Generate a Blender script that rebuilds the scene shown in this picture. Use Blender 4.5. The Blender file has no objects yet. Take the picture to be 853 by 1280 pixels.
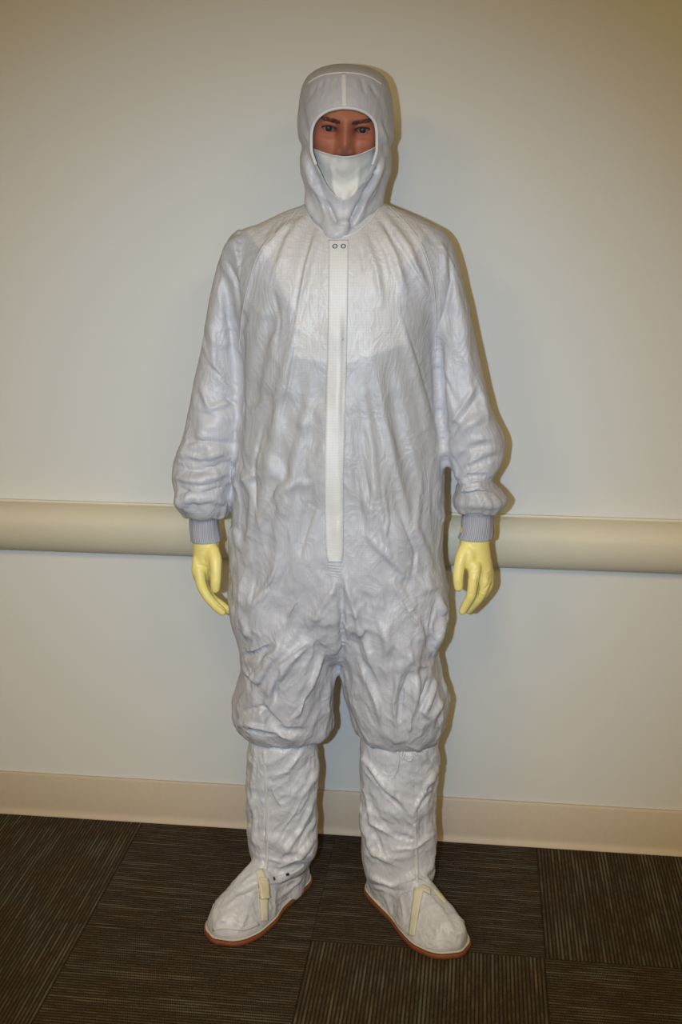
import bpy, bmesh, math, random, time
import numpy as np
from mathutils import Vector, Matrix, noise
from mathutils.bvhtree import BVHTree

random.seed(7); rng = np.random.default_rng(7)
scene = bpy.context.scene
COL = scene.collection
T0 = time.time()

# ------------------------------------------------------------------ camera
F_PX, PITCH, YAW, CAM_H, CAM_D = 1451.05, .2624, .1194, 1.5466, 2.6168
W, H = 853, 1280
FW = np.array([-math.sin(YAW)*math.cos(PITCH), math.cos(YAW)*math.cos(PITCH), -math.sin(PITCH)])
RT = np.array([math.cos(YAW), math.sin(YAW), 0.0]); UP = np.cross(RT, FW)
CAM = np.array([0, -CAM_D, CAM_H])
cd = bpy.data.cameras.new('camera'); cam = bpy.data.objects.new('camera', cd); COL.objects.link(cam)
M = Matrix((list(RT), list(UP), list(-FW))).transposed().to_4x4(); M.translation = Vector(CAM)
cam.matrix_world = M
cd.sensor_fit = 'VERTICAL'; cd.sensor_height = 36; cd.sensor_width = 24; cd.lens = F_PX/H*36
scene.camera = cam

# ------------------------------------------------------------------ light and exposure
vs = scene.view_settings
vs.view_transform = 'Standard'; vs.look = 'None'; vs.gamma = 1; vs.use_curve_mapping = False; vs.exposure = -.50
wd = bpy.data.worlds.new('world'); scene.world = wd; wd.use_nodes = True
wd.node_tree.nodes['Background'].inputs[0].default_value = (1, .74, .42, 1)
wd.node_tree.nodes['Background'].inputs[1].default_value = 0.0
scene.cycles.use_denoising = True
scene.cycles.max_bounces = 5; scene.cycles.diffuse_bounces = 3

def area(name, loc, sx, sy, power, col, rot=(0, 0, 0)):
    l = bpy.data.lights.new(name, 'AREA'); l.shape = 'RECTANGLE'; l.size = sx; l.size_y = sy; l.energy = power; l.color = col
    o = bpy.data.objects.new(name, l); o.location = loc; o.rotation_euler = rot; COL.objects.link(o); return o
AMB = (1.0, .725, .345)
for x, y, p in ((-1.4, -2.8, 26.5), (-.2, -2.8, 28), (1.0, -2.8, 26.5), (-1.4, -4.4, 18), (-.2, -4.4, 18), (1.0, -4.4, 18)):
    area('ceiling_lamp', (x, y, 2.64), .58, 1.18, p, AMB)
fl = bpy.data.lights.new('camera_flash', 'SPOT'); fl.energy = 228; fl.color = (.53, .71, .95); fl.shadow_soft_size = .016
fl.spot_size = math.radians(60); fl.spot_blend = 1.0
flo = bpy.data.objects.new('camera_flash', fl); COL.objects.link(flo)
flo.matrix_world = M.copy(); flo.location = Vector(CAM - RT*.13 + UP*.0)

# ------------------------------------------------------------------ helpers
def ray(px, py): return FW + RT*((px-W/2)/F_PX) - UP*((py-H/2)/F_PX)
def at(px, py, Y):
    d = ray(px, py); return CAM + d*((Y-CAM[1])/d[1])
def project(P):
    d = P-CAM; z = d@FW
    return np.stack([W/2+F_PX*(d@RT)/z, H/2-F_PX*(d@UP)/z], -1)

def link(name, me, mat=None, parent=None, smooth=True):
    o = bpy.data.objects.new(name, me); COL.objects.link(o)
    if mat: me.materials.append(mat)
    if smooth and len(me.polygons): me.polygons.foreach_set('use_smooth', [True]*len(me.polygons))
    if parent: o.parent = parent
    return o
def tag(o, label=None, cat=None, group=None, kind=None):
    for k, v in (('label', label), ('category', cat), ('group', group), ('kind', kind)):
        if v: o[k] = v
    return o
def mesh_np(name, V, Fc):
    me = bpy.data.meshes.new(name); me.from_pydata(np.asarray(V).tolist(), [], [tuple(int(i) for i in f) for f in Fc]); me.update(); return me

def pchip(xs, ys, t):
    xs = np.asarray(xs, float); ys = np.asarray(ys, float)
    h = np.diff(xs); d = np.diff(ys, axis=0)/h[:, None]
    m = np.zeros_like(ys); m[0] = d[0]; m[-1] = d[-1]
    for i in range(1, len(xs)-1):
        a, b = d[i-1], d[i]
        m[i] = np.where(a*b > 0, 2*a*b/np.where(a+b == 0, 1, a+b), 0)
    k = np.clip(np.searchsorted(xs, t)-1, 0, len(xs)-2); hh = h[k][:, None]; s = ((t-xs[k])/h[k])[:, None]
    return ((1+2*s)*(1-s)**2)*ys[k]+s*(1-s)**2*hh*m[k]+(s*s*(3-2*s))*ys[k+1]+s*s*(s-1)*hh*m[k+1]

def grid_faces(n, m, close=True, flip=False):
    F = []
    for i in range(n-1):
        for j in range(m if close else m-1):
            a, b, c, d = i*m+j, i*m+(j+1) % m, (i+1)*m+(j+1) % m, (i+1)*m+j
            F.append((a, d, c, b) if flip else (a, b, c, d))
    return F
def loft_px(keys, n=80, m=72, ex=2.3):
    """rings given as (py, left px, right px, y centre, depth in front, depth behind): measured rows turned into horizontal rings"""
    K = []
    for py, L, R, yc, df, db in keys:
        a, b = at(L, py, yc), at(R, py, yc)
        K.append([(a[0]+b[0])/2, yc, (a[2]+b[2])/2, (b[0]-a[0])/2, df, db])
    K = np.array(K); order = np.argsort(-K[:, 2]); K = K[order]
    t = np.linspace(K[0, 2], K[-1, 2], n)
    R = pchip(-K[:, 2], K, -t)
    th = np.linspace(0, 2*math.pi, m, endpoint=False)
    c, s = np.cos(th), np.sin(th)
    cx = np.sign(c)*np.abs(c)**(2/ex); sy = np.sign(s)*np.abs(s)**(2/ex)
    V = np.zeros((n, m, 3))
    V[:, :, 0] = R[:, 0:1]+R[:, 3:4]*cx
    V[:, :, 1] = R[:, 1:2]+np.where(s < 0, R[:, 4:5], R[:, 5:6])*sy
    V[:, :, 2] = t[:, None]
    V = V.reshape(-1, 3); F = grid_faces(n, m)
    V = np.vstack([V, V[:m].mean(0), V[-m:].mean(0)]); a = n*m
    for j in range(m):
        F.append((a, (j+1) % m, j)); F.append((a+1, (n-1)*m+j, (n-1)*m+(j+1) % m))
    return V, F
def tube(pts, rad, m=16, sub=6, caps=True, flat=None):
    """round-ended tapered tube along points; flat=(axis vector, factor) squashes the section along an axis"""
    P = np.asarray(pts, float); R = np.asarray(rad, float).reshape(-1, 1)
    if len(R) == 1: R = np.repeat(R, len(P), 0)
    s = np.r_[0, np.cumsum(np.linalg.norm(np.diff(P, axis=0), axis=1))]
    t = np.linspace(0, s[-1], (len(P)-1)*sub+1)
    Q = pchip(s, np.hstack([P, R]), t); P, R = Q[:, :3], Q[:, 3]
    T = np.gradient(P, axis=0); T /= np.linalg.norm(T, axis=1)[:, None]
    rings = []; rr = []; tt = []
    if caps:
        for a in (80, 60, 40, 20):
            a = math.radians(a); rings.append(P[0]-T[0]*R[0]*math.sin(a)); rr.append(R[0]*math.cos(a)); tt.append(T[0])
    for p, r, d in zip(P, R, T): rings.append(p); rr.append(r); tt.append(d)
    if caps:
        for a in (20, 40, 60, 80):
            a = math.radians(a); rings.append(P[-1]+T[-1]*R[-1]*math.sin(a)); rr.append(R[-1]*math.cos(a)); tt.append(T[-1])
    n = len(rings); V = []; up = np.array([0, 1, 0.]) if abs(tt[0][1]) < .9 else np.array([1., 0, 0])
    th = np.linspace(0, 2*math.pi, m, endpoint=False)
    for p, r, d in zip(rings, rr, tt):
        u = up-d*(up@d); u /= np.linalg.norm(u); v = np.cross(d, u); up = u
        o = (np.cos(th)[:, None]*u+np.sin(th)[:, None]*v)*r
        if flat is not None:
            ax = np.asarray(flat[0], float); ax /= np.linalg.norm(ax); o -= (o@ax)[:, None]*ax*(1-flat[1])
        V.append(p+o)
    V = np.vstack(V); F = grid_faces(n, m, flip=True)
    V = np.vstack([V, rings[0], rings[-1]]); a = n*m
    for j in range(m): F.append((a, j, (j+1) % m)); F.append((a+1, (n-1)*m+(j+1) % m, (n-1)*m+j))
    return V, F
def join(parts):
    Vs, Fs, o = [], [], 0
    for V, F in parts:
        Vs.append(np.asarray(V)); Fs += [tuple(i+o for i in f) for f in F]; o += len(V)
    return np.vstack(Vs), Fs
def union(parts, voxel):
    V, F = join(parts)
    me = mesh_np('tmp', V, F); o = bpy.data.objects.new('tmp', me); COL.objects.link(o)
    md = o.modifiers.new('r', 'REMESH'); md.mode = 'VOXEL'; md.voxel_size = voxel
    dg = bpy.context.evaluated_depsgraph_get(); dg.update()
    ev = o.evaluated_get(dg); m2 = ev.to_mesh()
    V = np.empty(len(m2.vertices)*3); m2.vertices.foreach_get('co', V); V = V.reshape(-1, 3)
    F = np.array([p.vertices[:] for p in m2.polygons if len(p.vertices) == 4], int)
    ev.to_mesh_clear(); bpy.data.objects.remove(o); bpy.data.meshes.remove(me)
    return V, F

class Cloth:
    """quad surface with smoothing, hand-laid folds and a small buckling solver that crumples it like thin nylon"""
    def __init__(s, V, F): s.V = V.copy(); s.F = np.asarray(F); s.topo()
    def topo(s):
        F = s.F; e = np.vstack([F[:, [0, 1]], F[:, [1, 2]], F[:, [2, 3]], F[:, [3, 0]]])
        s.E = np.unique(np.sort(e, 1), axis=0); s.D = np.vstack([F[:, [0, 2]], F[:, [1, 3]]])
        n = len(s.V); s.deg = np.bincount(s.E.ravel(), minlength=n).astype(float)
        s.n = n
    def acc(s, E, val, sign=-1):
        out = np.empty((s.n, 3))
        for k in range(3):
            out[:, k] = np.bincount(E[:, 0], val[:, k], s.n)+sign*np.bincount(E[:, 1], val[:, k], s.n)
        return out
    def lap(s, X):
        d = X[s.E[:, 1]]-X[s.E[:, 0]]
        return s.acc(s.E, d)/np.maximum(s.deg, 1)[:, None]
    def smooth(s, it, k=.5):
        for _ in range(it): s.V += k*s.lap(s.V)
    def normals(s):
        V, F = s.V, s.F; n = np.cross(V[F[:, 2]]-V[F[:, 0]], V[F[:, 3]]-V[F[:, 1]])
        N = np.zeros_like(V)
        for k in range(3):
            for j in range(4): N[:, k] += np.bincount(F[:, j], n[:, k], s.n)
        return N/np.maximum(np.linalg.norm(N, axis=1), 1e-12)[:, None]
    def subdivide(s, extra=None):
        V, F, E = s.V, s.F, s.E; n = len(V)
        key = E[:, 0].astype(np.int64)*n+E[:, 1]; o = np.argsort(key); ks = key[o]
        def eid(a, b):
            lo, hi = np.minimum(a, b), np.maximum(a, b); return o[np.searchsorted(ks, lo.astype(np.int64)*n+hi)]+n
        def up(A):
            Em = (A[E[:, 0]]+A[E[:, 1]])/2; Fm = A[F].mean(1); return np.concatenate([A, Em, Fm])
        ex = [up(a) for a in (extra or [])]
        V2 = up(V); fm = n+len(E)+np.arange(len(F))
        a, b, c, d = F.T; ab, bc, cd_, da = eid(a, b), eid(b, c), eid(c, d), eid(d, a)
        s.F = np.vstack([np.stack([a, ab, fm, da], 1), np.stack([ab, b, bc, fm], 1), np.stack([fm, bc, c, cd_], 1), np.stack([da, fm, cd_, d], 1)])
        s.V = V2; s.topo(); return ex
    def strokes(s, lst, frontonly=True):
        """folds: (points in photo pixels, half width mm, height mm [, softness power])"""
        N = s.normals(); P = project(s.V); view = s.V-CAM; front = np.clip(-(N*view).sum(1)/np.linalg.norm(view, axis=1)*3, 0, 1)
        mmpx = np.linalg.norm(view, axis=1)/F_PX*1000
        disp = np.zeros(s.n)
        for st in lst:
            pts = np.array(st[0], float); w, hgt = st[1], st[2]; sharp = st[3] if len(st) > 3 else 1.0
            ii = np.where((P[:, 0] > pts[:, 0].min()-w*2) & (P[:, 0] < pts[:, 0].max()+w*2) & (P[:, 1] > pts[:, 1].min()-w*2) & (P[:, 1] < pts[:, 1].max()+w*2) & (front > 0))[0]
            if not len(ii): continue
            q = P[ii]; best = np.full(len(ii), 1e9); tt = np.zeros(len(ii)); L = np.r_[0, np.cumsum(np.linalg.norm(np.diff(pts, axis=0), axis=1))]
            for k in range(len(pts)-1):
                a, b = pts[k], pts[k+1]; ab = b-a; u = np.clip(((q-a)@ab)/(ab@ab), 0, 1)
                d = np.linalg.norm(q-(a+u[:, None]*ab), axis=1); m = d < best
                best[m] = d[m]; tt[m] = (L[k]+u[m]*(L[k+1]-L[k]))/L[-1]
            r = best*mmpx[ii]/w
            prof = np.clip(1-r, 0, 1); prof = prof*prof*(3-2*prof) if sharp == 1 else prof**sharp
            taper = np.clip(np.minimum(tt, 1-tt)*4, 0, 1)*.85+.15
            disp[ii] += hgt*.001*prof*taper*front[ii]
        s.V += N*disp[:, None]
    def buckle(s, it, ex, ez, kb, kg, noise_amp, amp, w=None, seedfreq=40, pull=None):
        """edges want to be longer than the shape allows, so the cloth folds; kg holds it to its shape, kb stiffens it"""
        X0 = s.V.copy(); N = s.normals()
        ph = rng.uniform(0, 6.28, (10, 1)); k = rng.normal(size=(10, 3))*seedfreq
        nz = np.sin(X0@k.T+ph.T).sum(1)/3+rng.normal(size=s.n)*.3
        X = X0+N*(nz*noise_amp*w)[:, None]
        AE = np.vstack([s.E, s.D]); d0 = X0[AE[:, 1]]-X0[AE[:, 0]]; L = np.linalg.norm(d0, axis=1)
        ww = (w[AE[:, 0]]+w[AE[:, 1]])/2; dz = (d0[:, 2]/np.maximum(L, 1e-9))**2
        exx = ex if np.isscalar(ex) else (ex[AE[:, 0]]+ex[AE[:, 1]])/2
        ezz = ez if np.isscalar(ez) else (ez[AE[:, 0]]+ez[AE[:, 1]])/2
        L = L*(1+ww*(exx*(1-dz)+ezz*dz))
        deg = np.bincount(AE.ravel(), minlength=s.n).astype(float)[:, None]
        lim = (amp*(.15+.85*w))[:, None]; LP0 = s.lap(X0)
        for i in range(it):
            d = X[AE[:, 1]]-X[AE[:, 0]]; l = np.maximum(np.linalg.norm(d, axis=1), 1e-9)
            c = d*((l-L)/l*.5)[:, None]
            X = X+1.5*s.acc(AE, c)/deg*2
            X = X-kb*s.lap(s.lap(X)-LP0)
            X = X+kg*(X0-X)
            D = X-X0; l = np.linalg.norm(D, axis=1)[:, None]; X = np.where(l > lim, X0+D*lim/np.maximum(l, 1e-9), X)
        s.V = X
    def facets(s, cell, amp, direction, ratio, mask, seed=1, rest=None, warp=.35):
        """flat facets meeting in crisp ridges, stretched along a direction, where mask > 0"""
        g = np.random.default_rng(seed); X = (s.V if rest is None else rest).copy(); N = s.normals()
        d = np.asarray(direction, float); d /= np.linalg.norm(d)
        k = g.normal(size=(6, 3))*2.2/cell; ph = g.uniform(0, 6.28, (6, 3))
        for q in range(6): X = X+np.sin((X@k[q])[:, None]+ph[q])*cell*warp/6**.5
        al = (X@d)[:, None]*d; X = (X-al)+al/ratio
        ii = np.where(mask > .001)[0]
        if not len(ii): return
        Q = X[ii]; n0 = max(8, int(len(ii)/max(1, (cell/np.sqrt((s.V[s.E[:, 0]]-s.V[s.E[:, 1]]).__pow__(2).sum(1).mean()))**2/ratio**0)*1.0*ratio**-1*1.2))
        S = Q[g.choice(len(Q), min(n0, 2500), replace=False)]; hs = g.uniform(-1, 1, len(S)); gr = g.normal(size=(len(S), 3))*.55
        out = np.empty(len(Q))
        for a in range(0, len(Q), 4000):
            D = Q[a:a+4000, None]-S[None]; d2 = (D**2).sum(2)/cell**2
            f = d2*1.0+hs*.35+(D*gr).sum(2)/cell*.5
            out[a:a+4000] = f.min(1)
        out = np.clip(out, -1.2, 1.6); out -= out.mean()
        s.V[ii] += N[ii]*(out*amp*mask[ii])[:, None]
    def mesh(s, name, attrs=None):
        me = bpy.data.meshes.new(name); me.vertices.add(s.n); me.vertices.foreach_set('co', s.V.ravel())
        nf = len(s.F); me.loops.add(nf*4); me.loops.foreach_set('vertex_index', s.F.ravel().astype(np.int32))
        me.polygons.add(nf); me.polygons.foreach_set('loop_start', np.arange(0, nf*4, 4, dtype=np.int32))
        me.update(calc_edges=True); me.validate()
        for k, a in (attrs or {}).items():
            if a.ndim == 2:
                at_ = me.attributes.new(k, 'FLOAT_VECTOR', 'POINT'); at_.data.foreach_set('vector', a.ravel())
            else:
                at_ = me.attributes.new(k, 'FLOAT', 'POINT'); at_.data.foreach_set('value', a)
        return me
    def bvh(s): return BVHTree.FromPolygons(s.V.tolist(), s.F.tolist())
def inside(P, poly, soft):
    """soft inside-ness of photo points in a polygon"""
    poly = np.array(poly, float); ins = np.zeros(len(P), bool); best = np.full(len(P), 1e9)
    for k in range(len(poly)):
        a, b = poly[k], poly[(k+1) % len(poly)]; ab = b-a
        c = ((a[1] > P[:, 1]) != (b[1] > P[:, 1])) & (P[:, 0] < (b[0]-a[0])*(P[:, 1]-a[1])/((b[1]-a[1]) if b[1] != a[1] else 1e-9)+a[0]); ins ^= c
        u = np.clip(((P-a)@ab)/(ab@ab), 0, 1); best = np.minimum(best, np.linalg.norm(P-(a+u[:, None]*ab), axis=1))
    sd = np.where(ins, best, -best); return np.clip(.5+sd/(2*soft), 0, 1)
def hit(bvh, px, py, off=0.0):
    d = Vector(ray(px, py)).normalized(); loc, n, i, t = bvh.ray_cast(Vector(CAM), d)
    if loc is None: return None, None
    if n.dot(d) > 0: n = -n
    return np.array(loc+n*off), np.array(n)
def strip(bvh, rows, off, thick, cols=8, sub=6, seg=None):
    """a band of cloth lying on a surface: rows = [(px left, py, px right, py)]"""
    R = np.array(rows, float); t = np.linspace(0, len(R)-1, (len(R)-1)*sub+1); R = pchip(np.arange(len(R)), R, t)
    top = []
    last = None; ln = None
    for a, b, c, d in R:
        for j in range(cols+1):
            u = j/cols; p, n = hit(bvh, a+(c-a)*u, b+(d-b)*u)
            if p is None:
                for dx in (1, -1, 2, -2, 4, -4, 7, -7):
                    p, n = hit(bvh, a+(c-a)*u+dx, b+(d-b)*u)
                    if p is not None: break
            if p is None: p, n = last, ln
            last, ln = p, n; top.append((p, n))
    P = np.array([p for p, n in top]).reshape(len(R), cols+1, 3); N = np.array([n for p, n in top]).reshape(len(R), cols+1, 3)
    for _ in range(3):
        Q = P.copy(); Q[1:-1] = (P[:-2]+P[2:]+2*P[1:-1])/4; P = Q; Q = N.copy(); Q[1:-1] = (N[:-2]+N[2:]+2*N[1:-1])/4; N = Q
        Q = N.copy(); Q[:, 1:-1] = (N[:, :-2]+N[:, 2:])/2; N = Q
    N /= np.linalg.norm(N, axis=2)[:, :, None]
    A = (P+N*(off+thick)).reshape(-1, 3); B = (P+N*off-N*.002).reshape(-1, 3); n, m = len(R), cols+1
    V = np.vstack([A, B]); F = []
    for i in range(n-1):
        for j in range(m-1):
            a = i*m+j; F.append((a, a+1, a+m+1, a+m)); F.append((a+n*m, a+m+n*m, a+m+1+n*m, a+1+n*m))
    rim = [j for j in range(m)]+[i*m+m-1 for i in range(1, n)]+[(n-1)*m+j for j in range(m-2, -1, -1)]+[i*m for i in range(n-2, 0, -1)]
    for k in range(len(rim)): a, b = rim[k], rim[(k+1) % len(rim)]; F.append((a, a+n*m, b+n*m, b))
    return V, F
def on_surface(bvh, pts, off, step=4):
    P = np.array(pts, float); s = np.r_[0, np.cumsum(np.linalg.norm(np.diff(P, axis=0), axis=1))]
    t = np.arange(0, s[-1]+1e-6, step); Q = pchip(s, P, t); out = []
    for x, y in Q:
        p, n = hit(bvh, x, y, off)
        if p is not None: out.append(p)
    out = np.array(out)
    for _ in range(2): out[1:-1] = (out[:-2]+out[2:]+2*out[1:-1])/4
    return out

# ------------------------------------------------------------------ materials
def lin(r, g, b):
    f = lambda c: (c/255/12.92) if c/255 <= .04045 else ((c/255+.055)/1.055)**2.4
    return (f(r), f(g), f(b), 1)
class NT:
    def __init__(s, name):
        s.m = bpy.data.materials.new(name); s.m.use_nodes = True; s.t = s.m.node_tree; s.b = s.t.nodes['Principled BSDF']
    def n(s, typ, inputs=None, **kw):
        nd = s.t.nodes.new(typ)
        for k, v in kw.items(): setattr(nd, k, v)
        for k, v in (inputs or {}).items():
            if hasattr(v, 'is_linked') or isinstance(v, bpy.types.NodeSocket): s.t.links.new(v, nd.inputs[k])
            else: nd.inputs[k].default_value = v
        return nd
    def math(s, op, a, b=0.0, c=0.0, clamp=False):
        nd = s.n('ShaderNodeMath', {0: a, 1: b, 2: c}, operation=op, use_clamp=clamp); return nd.outputs[0]
    def mix(s, f, a, b):
        nd = s.n('ShaderNodeMix', {0: f}, data_type='RGBA')
        for i, v in ((6, a), (7, b)):
            if isinstance(v, bpy.types.NodeSocket): s.t.links.new(v, nd.inputs[i])
            else: nd.inputs[i].default_value = v
        return nd.outputs[2]
    def set(s, **kw):
        for k, v in kw.items():
            k = k.replace('_', ' ')
            k = {'Base Color': 'Base Color'}.get(k, k)
            if isinstance(v, bpy.types.NodeSocket): s.t.links.new(v, s.b.inputs[k])
            else: s.b.inputs[k].default_value = v
        return s
    def bump(s, h, strength, dist, normal=None):
        inp = {'Height': h, 'Strength': strength, 'Distance': dist}
        if normal is not None: inp['Normal'] = normal
        nd = s.n('ShaderNodeBump', inp); return nd.outputs[0]
    def noise(s, scale, detail=3, vec=None, rough=.5):
        inp = {'Scale': scale, 'Detail': detail, 'Roughness': rough}
        if vec is not None: inp['Vector'] = vec
        return s.n('ShaderNodeTexNoise', inp).outputs[0]
def simple(name, col, rough=.6, nscale=60, nstr=.15, ndist=.001, var=.06, **kw):
    t = NT(name); tc = t.n('ShaderNodeTexCoord').outputs['Object']
    nz = t.noise(nscale, 4, tc); c2 = tuple(c*(1-var*3) for c in col[:3])+(1,)
    t.set(Base_Color=t.mix(nz, c2, col), Roughness=rough); t.set(Normal=t.bump(nz, nstr, ndist)); t.set(**kw); return t.m

def cloth_mat(name, base, rough=.5, grid=True, underlay=False, ul=None, gmix=.09, fine=1.0, sheen=.0):
    t = NT(name); rest = t.n('ShaderNodeAttribute', attribute_name='rest').outputs['Vector']
    sep = t.n('ShaderNodeSeparateXYZ', {0: rest})
    col = base
    if underlay:
        u = t.n('ShaderNodeAttribute', attribute_name='underlay').outputs['Fac']
        ul = ul or (.86, .855, .82); u1 = t.n('ShaderNodeMapRange', {0: u, 1: 0., 2: .5}).outputs[0]; u2 = t.n('ShaderNodeMapRange', {0: u, 1: .5, 2: 1.}).outputs[0]
        low = t.mix(u1, tuple(c*k for c, k in zip(base[:3], ul))+(1,), base); col = t.mix(u2, low, tuple(min(c*k, 1) for c, k in zip(base[:3], (1.19, 1.16, 1.08)))+(1,))
    if grid:
        lines = None
        for ax in (0, 2):
            f = t.math('FRACT', t.math('MULTIPLY', sep.outputs[ax], 1/.0052)); g = t.math('LESS_THAN', t.math('ABSOLUTE', t.math('SUBTRACT', f, .5)), .11)
            lines = g if lines is None else t.math('MAXIMUM', lines, g)
        dark = t.n('ShaderNodeMix', {0: gmix}, data_type='RGBA')
        if isinstance(col, bpy.types.NodeSocket): t.t.links.new(col, dark.inputs[6])
        else: dark.inputs[6].default_value = col
        dark.inputs[7].default_value = lin(120, 125, 150)
        col = t.mix(lines, col, dark.outputs[2])
    # small dry creases of thin nylon
    mp = t.n('ShaderNodeMapping', {'Vector': rest, 'Scale': (1, 1, .55)}).outputs[0]
    wv = t.noise(14, 2, mp); v2 = t.n('ShaderNodeVectorMath', {0: mp, 1: t.n('ShaderNodeTexNoise', {'Scale': 9., 'Vector': mp}).outputs['Color']}, operation='ADD').outputs[0]
    cre = t.n('ShaderNodeTexVoronoi', {'Vector': v2, 'Scale': 17.}, feature='F1', distance='EUCLIDEAN').outputs['Distance']
    cre2 = t.n('ShaderNodeTexVoronoi', {'Vector': v2, 'Scale': 38.}, feature='F1').outputs['Distance']
    h = t.math('ADD', t.math('MULTIPLY', cre, 1.0), t.math('MULTIPLY', cre2, .45))
    nrm = t.bump(h, .22*fine, .006)
    wt = t.noise(900, 2, rest); nrm = t.bump(wt, .08, .0006, nrm)
    t.set(Base_Color=col, Roughness=rough, Normal=nrm)
    t.b.inputs['Specular IOR Level'].default_value = .5; t.b.inputs['Metallic'].default_value = .04
    if sheen: t.b.inputs['Sheen Weight'].default_value = sheen; t.b.inputs['Sheen Roughness'].default_value = .4
    return t.m
SUITC = lin(194, 194, 197)
M_suit = cloth_mat('suit_nylon', SUITC, .50, underlay=True)
M_hood = cloth_mat('hood_nylon', lin(188, 188, 192), .45, fine=.5, underlay=True, ul=(.94, .95, .97), gmix=.06)
M_boot = cloth_mat('boot_nylon', lin(205, 206, 210), .45, fine=1.2, gmix=.05)
M_mask = cloth_mat('mask_knit', lin(224, 222, 214), .7, grid=False, fine=.25)
M_trimw = simple('white_binding', lin(214, 214, 212), .6, 400, .2, .0008, .03)
M_cuff = None
def cuff_mat():
    t = NT('grey_rib_knit'); tc = t.n('ShaderNodeAttribute', attribute_name='around').outputs['Fac']
    w = t.math('SINE', t.math('MULTIPLY', tc, 6.2832*52)); nz = t.noise(500, 2, t.n('ShaderNodeTexCoord').outputs['Object'])
    t.set(Base_Color=t.mix(t.math('MULTIPLY_ADD', w, .5, .5), lin(150, 150, 156), lin(182, 182, 188)), Roughness=.9, Normal=t.bump(t.math('ADD', w, nz), .35, .0012)); return t.m
M_cuff = cuff_mat()
M_glove = simple('yellow_latex', lin(242, 225, 134), .42, 35, .25, .003, .04)
M_glove.node_tree.nodes['Principled BSDF'].inputs['Subsurface Weight'].default_value = .0
M_sole = simple('brown_rubber_sole', lin(134, 74, 40), .65, 120, .2, .001, .08)
M_welt = simple('white_welt', lin(214, 206, 192), .6, 200, .2, .001, .03)
M_strap = simple('ivory_webbing', lin(220, 214, 188), .7, 700, .5, .0008, .05)
M_plastic = simple('ivory_plastic', lin(216, 208, 176), .35, 80, .05, .0005, .03)
M_metal = simple('snap_metal', lin(120, 118, 116), .35, 200, .1, .0003, .05, Metallic=.9)
M_dark = simple('dark_snap_hole', lin(52, 44, 40), .5)

# ------------------------------------------------------------------ the room
X0R, X1R, YB, ZC = -3.2, 3.0, -5.4, 2.7
def box(x0, x1, y0, y1, z0, z1, bev=0):
    bm = bmesh.new(); bmesh.ops.create_cube(bm, size=1)
    for v in bm.verts: v.co = Vector((x0 if v.co.x < 0 else x1, y0 if v.co.y < 0 else y1, z0 if v.co.z < 0 else z1))
    if bev: bmesh.ops.bevel(bm, geom=bm.edges[:], offset=bev, segments=2, affect='EDGES')
    return bm
def obj_bm(name, bm, mat, parent=None, smooth=False):
    bmesh.ops.recalc_face_normals(bm, faces=bm.faces)
    me = bpy.data.meshes.new(name); bm.to_mesh(me); bm.free(); return link(name, me, mat, parent, smooth)
M_wall = simple('painted_wall', lin(222, 221, 213), .75, 300, .12, .0008, .012)
M_ceil = simple('ceiling_paint', lin(225, 222, 214), .9)
wall = tag(obj_bm('wall_back', box(X0R-.1, X1R+.1, 0, .12, 0, ZC), M_wall), 'off-white painted wall behind the person', kind='structure')
for nm, b in (('wall_left', (X0R-.1, X0R, YB, 0, 0, ZC)), ('wall_right', (X1R, X1R+.1, YB, 0, 0, ZC)), ('wall_front', (X0R-.1, X1R+.1, YB-.1, YB, 0, ZC))):
    tag(obj_bm(nm, box(*b), M_wall), kind='structure')
tag(obj_bm('ceiling', box(X0R-.1, X1R+.1, YB-.1, .12, ZC, ZC+.1), M_ceil), kind='structure')

def extrude_profile(name, prof, x0, x1, mat, parent=None, n=2):
    """profile [(y, z)] swept along the wall"""
    m = len(prof); V = []; F = []
    for k in range(n):
        x = x0+(x1-x0)*k/(n-1)
        V += [(x, y, z) for y, z in prof]
    F = grid_faces(n, m, close=True, flip=False)
    F.append(tuple(range(m))); F.append(tuple((n-1)*m+j for j in range(m-1, -1, -1)))
    me = mesh_np(name, V, F); bm = bmesh.new(); bm.from_mesh(me); bmesh.ops.recalc_face_normals(bm, faces=bm.faces); bm.to_mesh(me); bm.free()
    o = link(name, me, mat, parent, False)
    me.polygons.foreach_set('use_smooth', [len(p.vertices) == 4 for p in me.polygons]); return o
# bumper rail with rounded cover
prof = [(0.0, .8462), (-.005, .8462), (-.006, .8436)]
for k in range(21):
    a = math.radians(-88+k*176/20); prof.append((-.062*math.cos(a)-.003, .80-(.043 if a < 0 else .0812)*math.sin(a)))
prof += [(0, .7188)]
M_rail = simple('cream_vinyl', lin(226, 218, 192), .68, 150, .1, .0006, .015)
tag(extrude_profile('trim_1', prof, X0R, X1R, M_rail), 'cream rounded bumper rail running along the wall', kind='structure')
M_base = simple('beige_vinyl_base', lin(208, 193, 170), .55, 80, .1, .0006, .03)
pb = [(0, .114), (-.004, .114), (-.007, .1125), (-.0085, .110), (-.009, .02), (-.010, .012), (-.013, .006), (-.018, .0025), (-.020, 0), (0, 0)]
tag(extrude_profile('baseboard_back', pb, X0R, X1R, M_base), 'beige vinyl baseboard at the foot of the wall', kind='structure')

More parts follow.
